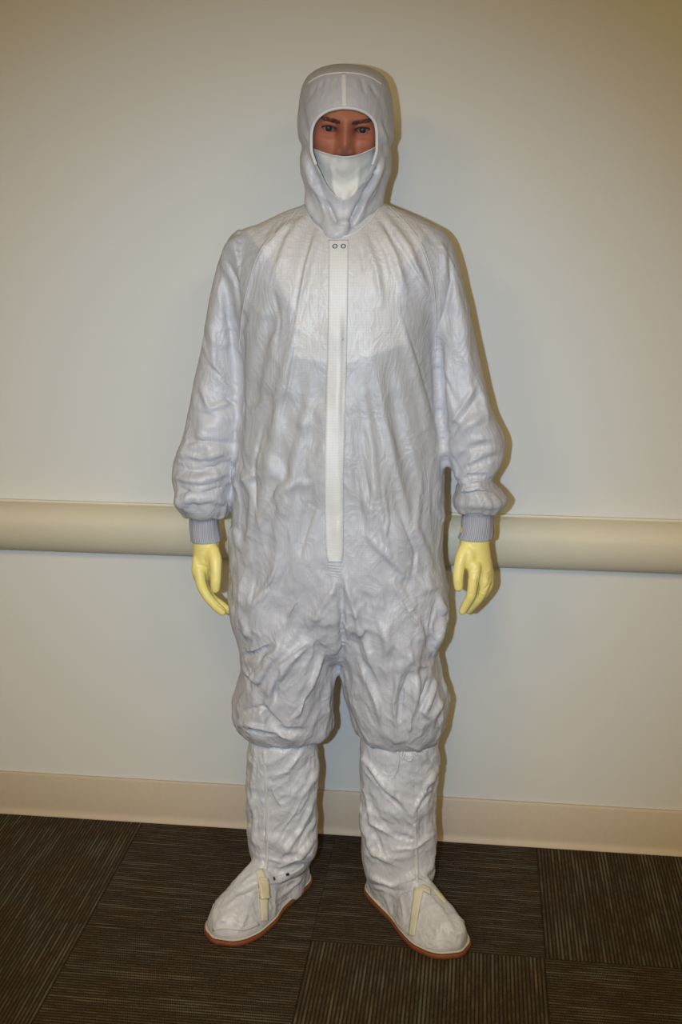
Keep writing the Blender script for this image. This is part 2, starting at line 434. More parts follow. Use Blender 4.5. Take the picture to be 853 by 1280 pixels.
# carpet: modular tiles, quarter-turned
def carpet_mat():
    t = NT('carpet_tile'); oi = t.n('ShaderNodeObjectInfo'); tc = t.n('ShaderNodeTexCoord').outputs['Object']
    rnd = oi.outputs['Random']
    off = t.n('ShaderNodeCombineXYZ', {0: t.math('MULTIPLY', rnd, 37.0), 1: t.math('MULTIPLY', rnd, 91.0), 2: 0.0}).outputs[0]
    sep = t.n('ShaderNodeSeparateXYZ', {0: tc}); x, y = sep.outputs[0], sep.outputs[1]
    P = .0080
    wob = t.math('MULTIPLY', t.math('SUBTRACT', t.noise(60, 2, tc), .5), .0012)
    xs = t.math('DIVIDE', t.math('ADD', x, wob), P); idx = t.math('FLOOR', xs); fr = t.math('SUBTRACT', xs, idx)
    rib = t.math('SINE', t.math('MULTIPLY', fr, math.pi))
    # loops along the yarn
    ys = t.math('DIVIDE', y, .0046); sh = t.math('MULTIPLY', t.math('MODULO', idx, 2.0), .5)
    loop = t.math('ABSOLUTE', t.math('SINE', t.math('MULTIPLY', t.math('ADD', ys, sh), math.pi)))
    # per-yarn brightness and dashes
    def dash(sy, seed, sx=1.0):
        v = t.n('ShaderNodeCombineXYZ', {0: t.math('MULTIPLY_ADD', idx, 1.37*sx, seed), 1: t.math('MULTIPLY_ADD', y, sy, t.math('MULTIPLY', rnd, 50.0)), 2: t.math('MULTIPLY', rnd, 13.0)}).outputs[0]
        return t.noise(1.0, 1, v)
    d1 = dash(7.0, 3.1); d2 = dash(30.0, 71.7)
    blk = t.noise(9.0, 1, t.n('ShaderNodeVectorMath', {0: tc, 1: off}, operation='ADD').outputs[0])
    a = t.n('ShaderNodeMapRange', {0: t.math('ADD', t.math('MULTIPLY', d1, .75), t.math('MULTIPLY', blk, .35)), 1: .56, 2: .68, 3: 0., 4: 1.}).outputs[0]
    b = t.n('ShaderNodeMapRange', {0: d2, 1: .5, 2: .62, 3: 0., 4: .35}).outputs[0]
    lt = t.math('MAXIMUM', a, b)
    spk = t.noise(520, 3, tc)
    base = t.mix(t.n('ShaderNodeMapRange', {0: spk, 1: .42, 2: .6}).outputs[0], lin(38, 27, 19), lin(76, 60, 44))
    tint = t.mix(t.n('ShaderNodeMapRange', {0: blk, 1: .4, 2: .62}).outputs[0], lin(136, 120, 96), lin(118, 120, 106))
    shade = t.math('MULTIPLY', t.math('MULTIPLY_ADD', rib, .6, .4), t.math('MULTIPLY_ADD', loop, .4, .6))
    line = t.math('POWER', rib, 2.5)
    col = t.mix(t.math('MULTIPLY', t.math('MULTIPLY', t.math('MULTIPLY_ADD', lt, .6, .2), line), t.math('MULTIPLY_ADD', loop, .6, .4)), base, tint)
    groove = t.math('GREATER_THAN', rib, .22)
    col = t.mix(groove, lin(32, 24, 17), col)
    hgt = t.math('ADD', t.math('MULTIPLY', shade, 1.0), t.math('MULTIPLY', spk, .6))
    t.set(Base_Color=col, Roughness=.95, Normal=t.bump(hgt, .9, .003)); t.b.inputs['Specular IOR Level'].default_value = .15
    return t.m
M_carpet = carpet_mat()
M_sub = simple('subfloor', lin(40, 32, 26), .9)
floor = tag(obj_bm('floor', box(X0R-.1, X1R+.1, YB-.1, .12, -.1, -.008), M_sub), 'dark carpet tile floor', kind='structure')
TS, XA, YS = .5, .1751, -.4564
tb = box(-TS/2+.0004, TS/2-.0004, -TS/2+.0004, TS/2-.0004, -.0078, 0)
tile_me = None
i0 = math.floor((X0R-XA)/TS); i1 = math.ceil((X1R-XA)/TS)
for i in range(i0, i1):
    for j in range(-6, 2):
        cx, cy = XA+(i+.5)*TS, YS+(j-.5)*TS
        xa, xb = max(cx-TS/2, X0R), min(cx+TS/2, X1R); ya, yb = max(cy-TS/2, YB), min(cy+TS/2, 0)
        if xb-xa < .02 or yb-ya < .02: continue
        if cy < -3.2: continue
        full = (xb-xa > TS-.001 and yb-ya > TS-.001)
        # columns from seam A: back row (j=1): i=-2,-1 horizontal, i=0 vertical, i<=-3 vertical
        if j >= 1: vert = (i >= 0) or (i <= -3)
        elif j == 0: vert = (i in (-1, -3, 1))
        else: vert = ((i+j) % 2 == 0)
        if full:
            if tile_me is None:
                bmesh.ops.recalc_face_normals(tb, faces=tb.faces); tile_me = bpy.data.meshes.new('carpet_tile'); tb.to_mesh(tile_me); tile_me.materials.append(M_carpet)
            o = bpy.data.objects.new('carpet_tile', tile_me); COL.objects.link(o); o.rotation_euler.z = (0 if vert else math.pi/2)
        else:
            g = .0004; r = (xa-cx+g, xb-cx-g, ya-cy+g, yb-cy-g)
            if vert: o = obj_bm('carpet_tile', box(*r, -.0078, 0), M_carpet)
            else:  # build turned so that the pile follows the tile
                o = obj_bm('carpet_tile', box(r[2], r[3], -r[1], -r[0], -.0078, 0), M_carpet); o.rotation_euler.z = math.pi/2
        o.location = (cx, cy, 0); o.parent = floor

print('room', time.time()-T0)
# ------------------------------------------------------------------ the person
CX = at(430, 160, -.38)[0]
person = bpy.data.objects.new('person', None); COL.objects.link(person); person.location = (-.275, -.32, 0)
tag(person, 'person standing in a white hooded cleanroom coverall, mask, yellow gloves and overboots', 'person')
bpy.context.view_layer.update()
PINV = Matrix.Translation((.275, .32, 0))
def child(name, me, mat, parent=None, smooth=True):
    parent = parent or person
    o = link(name, me, mat, parent, smooth)
    if parent is person: o.matrix_parent_inverse = PINV
    return o

torso = [(247, 398, 468, -.25, .03, .05), (253, 388, 478, -.25, .05, .07), (260, 366, 496, -.255, .048, .085), (270, 344, 520, -.26, .058, .095), (283, 318, 545, -.265, .074, .10), (300, 296, 560, -.27, .096, .11),
         (330, 290, 562, -.27, .124, .115), (370, 291, 556, -.27, .140, .12), (430, 296, 547, -.272, .146, .12), (500, 297, 550, -.275, .142, .12), (560, 298, 555, -.28, .146, .12),
         (620, 294, 557, -.28, .150, .12), (690, 290, 556, -.28, .150, .12), (735, 291, 559, -.28, .146, .12), (765, 293, 558, -.28, .130, .11), (785, 335, 520, -.28, .112, .10), (800, 385, 470, -.282, .098, .09), (812, 408, 447, -.284, .085, .08), (820, 420, 436, -.285, .06, .06)]
legL = [(700, 292, 424, -.285, .115, .10), (735, 291, 427, -.285, .128, .11), (770, 295, 427, -.285, .130, .11), (800, 299, 425, -.285, .128, .11), (828, 302, 424, -.285, .122, .11), (855, 297, 420, -.285, .122, .11),
        (878, 291, 417, -.285, .120, .11), (892, 291, 416, -.286, .112, .105), (902, 294, 415, -.287, .104, .10), (911, 300, 412, -.288, .094, .09), (917, 312, 401, -.29, .082, .08)]
legR = [(700, 430, 557, -.285, .115, .10), (735, 427, 561, -.285, .128, .11), (765, 427, 561, -.285, .130, .11), (795, 428, 553, -.285, .128, .11), (815, 430, 547, -.285, .122, .11), (840, 431, 552, -.285, .122, .11),
        (868, 435, 561, -.285, .120, .11), (885, 441, 561, -.285, .114, .105), (898, 445, 558, -.287, .106, .10), (909, 448, 555, -.288, .096, .09), (916, 452, 549, -.289, .088, .085), (921, 462, 538, -.29, .076, .075)]
armL = [(283, 308, 350, -.262, .05, .055), (300, 287, 345, -.265, .062, .065), (335, 272, 325, -.268, .068, .07), (370, 264, 310, -.27, .068, .07), (420, 256, 304, -.272, .068, .068), (470, 245, 303, -.276, .068, .066),
        (520, 235, 302, -.282, .068, .064), (555, 227, 300, -.288, .068, .062), (580, 219, 294, -.292, .070, .062), (600, 217, 289, -.295, .070, .062), (618, 220, 287, -.297, .068, .060),
        (630, 223, 286, -.298, .062, .056), (640, 230, 282, -.30, .050, .046), (646, 238, 274, -.30, .038, .036)]
armR = [(283, 508, 548, -.262, .05, .055), (297, 515, 563, -.265, .062, .065), (330, 530, 575, -.268, .068, .07), (370, 542, 584, -.27, .068, .07), (420, 545, 595, -.272, .068, .068), (470, 547, 606, -.276, .068, .066),
        (520, 551, 619, -.282, .068, .064), (553, 555, 632, -.288, .068, .062), (575, 559, 630, -.292, .068, .062), (592, 566, 620, -.295, .064, .060), (606, 572, 618, -.297, .060, .058),
        (618, 571, 627, -.298, .064, .060), (627, 568, 631, -.298, .062, .058), (636, 572, 624, -.30, .050, .046), (642, 578, 616, -.30, .038, .036)]
V, F = union([loft_px(k) for k in (torso, legL, legR, armL, armR)], .0064)
suit = Cloth(V, F); suit.smooth(12, .5)
REST = suit.V.copy()
P = project(suit.V)
# --- how crumpled each region is, and how much spare cloth it has
def ramp(v, a, b): return np.clip((v-a)/(b-a), 0, 1)
py_, px_ = P[:, 1], P[:, 0]
isarm = ((px_ < 300-(py_ < 400)*0) & (py_ < 660) | (px_ > 552) & (py_ < 650)).astype(float)
w = .35+.65*ramp(py_, 480, 760)
w = np.where(isarm > 0, .45+.55*ramp(py_, 480, 590), w)
w = w*(.4+.6*ramp(py_, 262, 330))
ezv = .02+.05*ramp(py_, 560, 900)+.16*isarm*ramp(py_, 530, 610)
exv = .03+.03*ramp(py_, 500, 800)+.05*(1-ramp(py_, 262, 330))
SUIT_BIG = [
 # sleeve / torso borders
 ([(300, 400), (298, 470), (300, 560)], 16, -10), ([(544, 400), (550, 480), (556, 560)], 16, -10),
 # neck gathers
 ([(385, 268), (362, 300), (345, 345)], 14, 9), ([(400, 285), (385, 330), (372, 385)], 12, 8), ([(468, 275), (492, 315), (508, 370)], 14, 9), ([(452, 290), (470, 335), (478, 380)], 12, 7),
 ([(478, 268), (510, 310), (535, 370)], 14, 8), ([(375, 275), (350, 290), (320, 330)], 14, 7), ([(372, 285), (355, 320), (345, 350)], 8, -4), ([(482, 280), (500, 320)], 8, -5), ([(350, 270), (325, 300)], 10, -3), ([(520, 275), (548, 310)], 10, -3),
 # sleeves
 ([(270, 330), (284, 370), (292, 430)], 20, -8), ([(262, 400), (268, 460), (295, 495)], 16, 6), ([(278, 340), (288, 400), (292, 470)], 10, -5), ([(248, 480), (262, 510), (296, 500)], 12, 6),
 ([(565, 330), (560, 380), (556, 430)], 18, -6), ([(575, 350), (582, 420), (590, 500)], 16, 5), ([(556, 440), (562, 500), (575, 540)], 14, 5), ([(560, 560), (585, 530), (610, 515)], 16, 7), ([(565, 590), (590, 560), (622, 555)], 14, -6),
 # arm bunching, left
 ([(228, 556), (250, 551), (296, 556)], 11, -5), ([(224, 567), (250, 573), (290, 562)], 9, 7), ([(219, 582), (245, 590), (286, 578)], 7, -6), ([(218, 597), (245, 600), (285, 592)], 9, 8), ([(222, 611), (250, 616), (284, 605)], 7, -6), ([(222, 630), (240, 620), (265, 622), (286, 632)], 8, 8),
 # arm bunching, right
 ([(566, 592), (590, 585), (626, 570)], 7, -6), ([(572, 602), (595, 596), (618, 598)], 7, -7), ([(570, 614), (600, 610), (632, 624)], 8, 8), ([(568, 605), (600, 600), (616, 596)], 5, 4), ([(572, 630), (600, 622), (628, 632)], 6, -5),
 # torso soft folds
 ([(372, 400), (350, 500), (335, 600), (318, 700)], 22, 7), ([(390, 470), (375, 560), (350, 660), (340, 720)], 18, 5), ([(345, 370), (325, 450), (312, 520)], 20, -6), ([(400, 560), (385, 640), (370, 700)], 16, -5),
 ([(470, 440), (480, 520), (500, 600), (520, 680)], 18, 6), ([(455, 480), (465, 560), (470, 640)], 14, 4), ([(505, 400), (525, 480), (545, 560)], 16, 6), ([(488, 460), (500, 540), (525, 620)], 16, -6), ([(440, 560), (450, 620), (460, 700)], 14, -4),
 ([(300, 580), (318, 620), (308, 700)], 14, 5), ([(530, 600), (520, 660), (545, 720)], 14, 5), ([(360, 600), (330, 650), (300, 680)], 10, 4), ([(450, 660), (490, 700), (530, 740)], 12, 5),
 # crotch
 ([(425, 722), (426, 770), (427, 830)], 11, -17), ([(424, 722), (405, 752), (385, 790)], 12, 7), ([(426, 718), (440, 750), (452, 800)], 12, 7), ([(415, 755), (410, 800), (405, 850)], 10, -3),
 # left leg
 ([(375, 745), (350, 790), (343, 830)], 14, 8), ([(362, 760), (345, 810)], 8, -6), ([(405, 780), (393, 830), (388, 890)], 16, 5), ([(398, 790), (388, 850)], 11, -4), ([(385, 800), (345, 850), (330, 880)], 12, 8), ([(345, 835), (343, 880)], 7, -8),
 ([(300, 822), (325, 820), (340, 808)], 9, -9), ([(300, 835), (322, 850), (345, 812)], 12, 9), ([(312, 760), (330, 740), (352, 700)], 12, 6), ([(300, 770), (310, 800)], 10, 6), ([(410, 800), (375, 890), (360, 905)], 8, 6), ([(325, 880), (345, 915), (385, 915)], 10, -7),
 ([(295, 905), (330, 910), (368, 925)], 8, 8), ([(300, 890), (335, 885)], 7, -6), ([(414, 850), (408, 905)], 10, 6), ([(365, 700), (345, 740)], 10, -5),
 # right leg
 ([(440, 770), (455, 810), (468, 850)], 16, 8), ([(448, 830), (470, 880), (480, 915)], 14, 6), ([(512, 840), (502, 880), (500, 915)], 8, -6), ([(500, 835), (492, 880), (496, 920)], 9, 7), ([(520, 835), (518, 880), (510, 922)], 9, 7),
 ([(530, 770), (537, 800), (541, 820)], 7, -6), ([(548, 745), (556, 770), (543, 815)], 12, 8), ([(490, 720), (510, 760), (530, 790)], 12, 7), ([(500, 745), (525, 780)], 6, -6), ([(545, 850), (530, 890), (545, 905)], 10, 7), ([(535, 845), (525, 880)], 6, -7),
 ([(470, 770), (485, 800), (480, 840)], 10, 5), ([(555, 870), (540, 900)], 10, 6), ([(455, 740), (465, 770)], 9, -4),
]
SUIT_FINE = [
 # raglan seams
 ([(378, 262), (352, 288), (330, 308), (315, 345), (303, 395), (299, 440)], 5, 2.2), ([(482, 258), (510, 283), (528, 310), (540, 350), (545, 400), (544, 440)], 5, 2.2),
 ([(420, 715), (422, 745), (426, 770)], 4, -3),
 ([(373, 747), (356, 766)], 5, -4),
 ([(405, 781), (399, 820), (388, 858)], 9, -3),
 ([(387, 803), (366, 816), (347, 831)], 5, 4),
 ([(385, 808), (366, 821), (349, 834)], 5, -5),
 ([(347, 831), (345, 875)], 5, -5),
 ([(342, 807), (322, 816), (304, 822)], 6, -7),
 ([(345, 812), (330, 826), (318, 845)], 6, 4),
 ([(305, 831), (313, 864)], 6, -6),
 ([(385, 875), (364, 896)], 4, -4),
 ([(326, 877), (340, 897), (356, 914)], 6, -5),
 ([(300, 906), (320, 916), (345, 920)], 6, -5),
 ([(512, 838), (502, 870), (498, 905)], 5, -6),
 ([(508, 850), (505, 890)], 4, 4),
 ([(494, 726), (514, 766), (527, 779)], 6, -4.5),
 ([(545, 752), (538, 785), (541, 820)], 5, -6),
 ([(545, 845), (535, 868), (523, 893)], 6, -5),
 ([(561, 875), (547, 907)], 6, -5),
 ([(463, 838), (477, 877), (481, 907)], 6, -4),
 ([(433, 755), (446, 795), (457, 830), (471, 880)], 12, -6),
 ([(497, 800), (488, 835), (490, 870)], 5, -4),
 ([(455, 880), (466, 905)], 4, -3),
 ([(320, 720), (312, 760)], 5, -3),
 ([(352, 700), (340, 730), (318, 752)], 5, -3.5),
 ([(283, 385), (288, 410), (291, 436)], 6, -6),
 ([(285, 327), (296, 352), (299, 398)], 6, -7),
 ([(259, 455), (277, 472), (296, 484)], 7, -5),
 ([(280, 495), (296, 506)], 6, -7),
 ([(250, 360), (252, 420), (262, 455)], 6, 3),
 ([(562, 303), (565, 350), (556, 390), (544, 420)], 6, -6),
 ([(582, 338), (583, 392)], 4, -3),
 ([(597, 480), (578, 508), (556, 542)], 9, 5),
 ([(600, 492), (582, 518), (562, 546)], 5, -4),
 ([(555, 470), (568, 500)], 5, -4),
 ([(356, 268), (345, 286), (334, 306)], 4, -4),
 ([(391, 288), (378, 330), (371, 368), (365, 412)], 5, -4.5),
 ([(478, 275), (501, 310), (520, 340), (537, 368)], 5, -5),
 ([(452, 308), (456, 342)], 5, -4),
 ([(466, 290), (480, 320), (488, 350)], 5, 3),
 ([(503, 391), (522, 447), (536, 495), (546, 532)], 3.5, -2.5),
 ([(404, 300), (400, 340), (396, 390)], 4, -2.5),
 ([(340, 355), (350, 400), (345, 440)], 6, -3),
 ([(450, 560), (462, 620), (458, 660)], 6, -3),
 ([(372, 420), (360, 490), (350, 530)], 6, -4),
 ([(330, 530), (318, 580), (322, 640)], 6, -3.5),
 ([(400, 620), (385, 660), (375, 700)], 5, -3),
 ([(500, 640), (520, 690), (516, 730)], 6, -4),
 ([(478, 600), (485, 650), (475, 700)], 5, 3),

]
cxm = (px_ > 427)
legm = ramp(py_, 660, 760)*(1-isarm); tor = (1-legm)*(1-isarm)
armlo = isarm*ramp(py_, 520, 570); armup = isarm*(1-ramp(py_, 520, 570))
suit.strokes(SUIT_BIG)
NV = suit.normals(); vw = suit.V-CAM; vw /= np.linalg.norm(vw, axis=1)[:, None]; face = ramp(-(NV*vw).sum(1), .05, .55)
tor, legm, armlo, armup = tor*(.3+.7*face), legm*(.3+.7*face), armlo*(.4+.6*face), armup*(.3+.7*face)
suit.facets(.085, .009, (.35, 0, -1), 2.8, tor*cxm*ramp(py_, 300, 420), 3)
suit.facets(.085, .009, (-.35, 0, -1), 2.8, tor*~cxm*ramp(py_, 300, 420), 4)
suit.facets(.070, .0075, (-.6, 0, -1), 2.6, legm*~cxm, 5, warp=.25)
suit.facets(.070, .0075, (.35, 0, -1), 2.6, legm*cxm, 6, warp=.25)
suit.facets(.055, .009, (1, 0, .25), 2.2, armlo, 7)
suit.facets(.08, .009, (.4, 0, -1), 2.4, armup*cxm, 8)
suit.facets(.08, .009, (.6, 0, -1), 2.4, armup*~cxm, 9)
suit.buckle(120, exv*.6, ezv*.6, .5, .008, .003, .020, w, 18)
r_, w_ = suit.subdivide([REST, w]); REST, w = r_, w_
suit.strokes(SUIT_FINE)
P = project(suit.V)
py_, px_ = P[:, 1], P[:, 0]
cxm = (px_ > 427); legm = ramp(py_, 640, 760)
NV = suit.normals(); vw = suit.V-CAM; vw /= np.linalg.norm(vw, axis=1)[:, None]; face = .3+.7*ramp(-(NV*vw).sum(1), .05, .55)
suit.facets(.055, .0062, (-.6, 0, -1), 3.6, legm*~cxm*face, 25, warp=.2)
suit.facets(.055, .0062, (.3, 0, -1), 3.6, legm*cxm*face, 26, warp=.2)
suit.facets(.055, .0060, (.3, 0, -1), 3.2, (1-legm)*w*ramp(py_, 330, 500)*face, 27, warp=.2)
hemz = np.clip(1-np.abs(py_-905)/25, 0, 1)*(py_ > 860)
suit.facets(.016, .0028, (0, 0, 1), 3.0, hemz*face, 28)
suit.facets(.034, .0042, (-.8, 0, -1), 3.2, w*legm*~cxm, 11)
suit.facets(.034, .0042, (.15, 0, -1), 3.2, w*legm*cxm, 12)
suit.facets(.036, .0030, (.15, 0, -1), 2.0, w*(1-legm)*ramp(py_, 300, 520), 13)
suit.facets(.018, .0012, (.8, 0, -1), 2.0, w*legm, 14)
suit.buckle(30, .012, .012, .35, .02, .0006, .003, w, 60)
suit.smooth(2, .3)
front = (REST[:, 1] < -.25).astype(float)
PR = project(REST)
UL = [(372, 240), (338, 322), (368, 391), (367, 445), (405, 453), (433, 455), (499, 433), (509, 430), (496, 370), (466, 320), (545, 345), (552, 300), (500, 262), (480, 240)]
ul = inside(PR, [(372, 240), (300, 278), (316, 300), (336, 322), (352, 362), (368, 391), (367, 445), (405, 453), (433, 455), (499, 433), (509, 430), (500, 385), (500, 340), (520, 318), (535, 285), (500, 262), (480, 240)], 2.2)*front
shirt = inside(PR, [(352, 362), (368, 391), (367, 445), (405, 453), (433, 455), (499, 433), (509, 430), (500, 385), (520, 372), (541, 400), (546, 560), (530, 640), (330, 650), (304, 560), (301, 440), (318, 345)], 6)*front
shirt = np.maximum(shirt, .8*inside(PR, [(284, 300), (312, 288), (326, 310), (310, 345), (300, 400), (290, 400), (292, 340)], 3)*front)
shirt = np.maximum(shirt, .8*inside(PR, [(522, 296), (545, 290), (566, 318), (560, 350), (545, 370), (540, 330)], 3)*front)
ul = np.clip(.5-.42*shirt*(1-ul)+.5*ul, 0, 1)
me = suit.mesh('coverall', {'rest': REST, 'underlay': ul})
coverall = child('coverall', me, M_suit); coverall['label'] = 'white ripstop nylon coverall'
SB = suit.bvh()
print('suit', suit.n, time.time()-T0)
# ------------------------------------------------------------------ head (front faces the camera) and body
HY = -.368                                            # depth of the eyes
EYE = (at(411.8, 160.8, HY)+at(453, 162.8, HY))/2
dz = math.atan2(CAM[0]-EYE[0], EYE[1]-CAM[1])          # turn towards the camera
HR = np.array(Matrix.Rotation(dz, 3, 'Z') @ Matrix.Rotation(math.radians(2.6), 3, 'Y') @ Matrix.Rotation(math.radians(5), 3, 'X'))
# head space: x to the right of the photo, -y out of the face, z up, origin between the eyes at eyeball front
def hw(P): return np.asarray(P)@HR.T+EYE
def gauss(x, z, cx, cz, sx, sz, p=1): return np.exp(-(((x-cx)/sx)**2+((z-cz)/sz)**2)**p)
def head_mesh():
    nr, nc = 230, 300
    v = np.linspace(0.02, math.pi-.02, nr)
    u0 = np.linspace(-1, 1, nc, endpoint=False); u = np.sign(u0)*np.abs(u0)**1.45*math.pi     # denser at the front
    VV, UU = np.meshgrid(v, u, indexing='ij')
    x = np.sin(VV)**.9*np.sin(UU); y = -np.sin(VV)**.9*np.cos(UU); z = np.cos(VV)
    e = .90; x = np.sign(x)*np.abs(x)**e
    X = x*.076; Z = np.where(z > 0, z*.106, z*.117)-.002; Y = np.where(y < 0, y*.092, y*.105)+.078
    jaw = np.clip(-(Z+.02)/.1, 0, 1); X *= 1-.28*jaw**1.5; Y = np.where(y < 0, Y+.012*jaw, Y-.05*jaw)
    fr = np.clip(-y*2.2, 0, 1)
    d = np.zeros_like(X)
    ax = np.abs(X)
    d += .006*gauss(X, Z, 0, .022, .05, .013)                              # brow ridge
    d += .0035*gauss(ax, Z, .026, .0165, .02, .006)
    d -= .0125*gauss(ax, Z, .027, .001, .019, .014)                        # sockets
    d += .0155*gauss(X, Z, 0, -.014, .0110, .03)                            # bridge
    d += .0120*gauss(X, Z, 0, -.034, .0145, .016)                           # tip
    d += .008*gauss(ax, Z, .0135, -.041, .0065, .0075)                    # wings
    d -= .007*gauss(X, Z, 0, -.054, .012, .006)
    d += .0045*gauss(ax, Z, .044, -.027, .019, .014)                       # cheekbones
    d -= .003*gauss(ax, Z, .02, -.030, .006, .02)
    d += .008*gauss(X, Z, 0, -.070, .022, .012)                            # lips
    d += .008*gauss(X, Z, 0, -.100, .02, .014)                            # chin
    # eyelids: rims round an almond opening, and the opening itself sunk behind the eyeball
    ex, ez = ax-.0315, Z-.0005+.0012*np.clip((ax-.0315)/.014, -1, 1)*-1
    s = np.clip(1-(ex/.0148)**2, 0, 1)
    up_, lo_ = .0037*s**.6, -.0038*s**.75
    d += .0046*np.exp(-((ez-up_-.0030)/.0034)**2)*(np.abs(ex) < .0175)*np.clip(s+.15, 0, 1)
    d += .0028*np.exp(-((ez-lo_+.0024)/.0026)**2)*np.clip(s+.1, 0, 1)
    d -= .0020*np.exp(-((ez-up_-.0085)/.0016)**2)*np.clip(s+.1, 0, 1)       # lid crease
    d -= .0022*np.exp(-((ez+.0135)/.0035)**2)*np.exp(-(ex/.014)**2)         # bag under the eye
    inn = (ez < up_) & (ez > lo_) & (s > 0)
    d = np.where(inn, d-.010*np.clip(np.minimum(up_-ez, ez-lo_)/.0009, 0, 1), d)
    Y = Y-d*fr
    V = np.stack([X, Y, Z], -1).reshape(-1, 3)
    F = grid_faces(nr, nc, flip=True)
    V = np.vstack([V, V[:nc].mean(0), V[-nc:].mean(0)])
    for j in range(nc): F.append((nr*nc, j, (j+1) % nc)); F.append((nr*nc+1, (nr-1)*nc+(j+1) % nc, (nr-1)*nc+j))
    return V, F
hv, hf = head_mesh()
lips = hv.copy()
ears = []
for s_ in (-1, 1):
    ev_, ef_ = tube([(s_*.074, .075, .02), (s_*.082, .085, .006), (s_*.080, .082, -.015), (s_*.073, .072, -.032)], [.009, .012, .011, .006], 12, 4, flat=((1, 0, 0), .45)); ears.append((ev_, ef_))
hv2, hf2 = join([(hv, hf)]+ears); head = (hw(hv2), hf2)
neck = (hw([(0, .085, -.07)])[0]+[0, 0, 0])
bx = -.272
bodyparts = [tube([neck, (bx, -.265, 1.47), (bx, -.265, 1.42)], [.052, .055, .07], 24),
    tube([(bx, -.265, 1.40), (bx, -.265, 1.28), (bx, -.265, 1.10), (bx, -.27, .95), (bx, -.27, .86)], [.10, .105, .09, .095, .095], 32),
    tube([(bx-.15, -.26, 1.405), (bx-.07, -.255, 1.43), (bx+.07, -.255, 1.43), (bx+.15, -.26, 1.405)], [.04, .045, .045, .04], 20)]
for s_, hx, hz in ((-1, at(257, 676, -.31)[0], at(257, 676, -.31)[2]), (1, at(593, 672, -.31)[0], at(593, 672, -.31)[2])):
    sh = np.array([bx+s_*.175, -.262, 1.39]); wr = np.array([hx, -.31, hz]); el = (sh*.5+wr*.5)+[s_*.012, .01, 0]
    bodyparts.append(tube([sh, el, wr, wr-[0, .004, .045]], [.043, .034, .024, .020], 20))
for s_, top_, kn, an, toe in ((-1, (bx-.08, -.275, .86), (-.405, -.29, .47), (-.40, -.285, .10), (-.46, -.38, .045)), (1, (bx+.08, -.275, .86), (-.155, -.29, .47), (-.165, -.285, .10), (-.09, -.36, .045))):
    bodyparts.append(tube([top_, kn, an], [.075, .052, .036], 24)); bodyparts.append(tube([an, toe], [.026, .018], 18))
bv, bf = union(bodyparts, .009); bc = Cloth(bv, bf); bc.smooth(6)
bV, bF = join([head, (bc.V, bc.F.tolist())])
def skin():
    t = NT('skin'); tc = t.n('ShaderNodeTexCoord').outputs['Object']; nz = t.noise(35, 4, tc); n2 = t.noise(260, 3, tc)
    c = t.mix(nz, lin(172, 106, 80), lin(182, 118, 92)); c = t.mix(t.math('MULTIPLY', n2, .3), c, lin(146, 78, 58))
    red_shade = t.n('ShaderNodeAttribute', attribute_name='flush_shade').outputs['Fac']
    c = t.mix(red_shade, c, lin(128, 64, 54))  # redder nose, plus shade round the eyes painted into the skin
    t.set(Base_Color=c, Roughness=.62, Normal=t.bump(n2, .12, .001)); t.b.inputs['Subsurface Weight'].default_value = .06
    t.b.inputs['Subsurface Radius'].default_value = (.01, .004, .002); return t.m
M_skin = skin()
me = mesh_np('body', bV, bF)
n_head = len(hv); fl_sh = np.zeros(len(bV))
ax_, Z_ = np.abs(hv[:, 0]), hv[:, 2]
fl_sh[:n_head] = np.clip(.75*gauss(ax_, Z_, .030, .000, .020, .011)+.45*gauss(hv[:, 0], Z_, 0, -.036, .014, .014)+.6*gauss(ax_, Z_, .016, -.003, .006, .012), 0, 1)  # nose tip reddened; shade of sockets and inner eye corners painted in
a_ = me.attributes.new('flush_shade', 'FLOAT', 'POINT'); a_.data.foreach_set('value', fl_sh)
body = child('body', me, M_skin)
# eyes
def sphere(c, r, nu=40, nv=28, axis=None):
    bm = bmesh.new(); bmesh.ops.create_uvsphere(bm, u_segments=nu, v_segments=nv, radius=r)
    V = np.array([v.co[:] for v in bm.verts]); F = [tuple(v.index for v in f.verts) for f in bm.faces]; bm.free(); return V+np.asarray(c), F
def disc(c, r, depth, rin=0, n=32, bulge=0.0):
    V = []; F = []; rr = np.linspace(rin, r, 5)
    for q in rr:
        for j in range(n):
            a = 2*math.pi*j/n; V.append((c[0]+q*math.cos(a), c[1]-bulge*(1-(q/r)**2), c[2]+q*math.sin(a)))
    F = grid_faces(5, n); return np.array(V), F
M_sclera = simple('eye_white', lin(132, 110, 102), .25, 200, .02, .0003, .02)
M_iris = simple('iris_grey_blue', lin(34, 36, 40), .25, 800, .1, .0002, .15)
M_pupil = simple('pupil', lin(8, 8, 9), .12)
for s_ in (-1, 1):
    cx = s_*.0315; sock = -.0105
    yf = .078-.092*math.cos(math.asin(min(1, (.0315/.076))))**.9     # rough face front at the eye
    ce = np.array([cx, yf+.0185, -.0004]); V, F = sphere((0, 0, 0), .0122); V = V+ce
    eye = child('eye', mesh_np('eye', hw(V), F), M_sclera)
    g = np.array([cx, ce[1]-.0112, .0004])
    V, F = disc(g, .0062, 0, 0, 32, .0016); child('iris', mesh_np('iris', hw(V), F), M_iris, eye)
    V, F = disc(g-[0, .0004, 0], .0034, 0, 0, 24, .0013); child('pupil', mesh_np('pupil', hw(V), F), M_pupil, eye)
HB = BVHTree.FromPolygons(hv.tolist(), [list(f) for f in hf])
def face_y(x, z):
    loc, n, i, t = HB.ray_cast(Vector((x, -.3, z)), Vector((0, 1, 0))); return loc[1] if loc is not None else 0
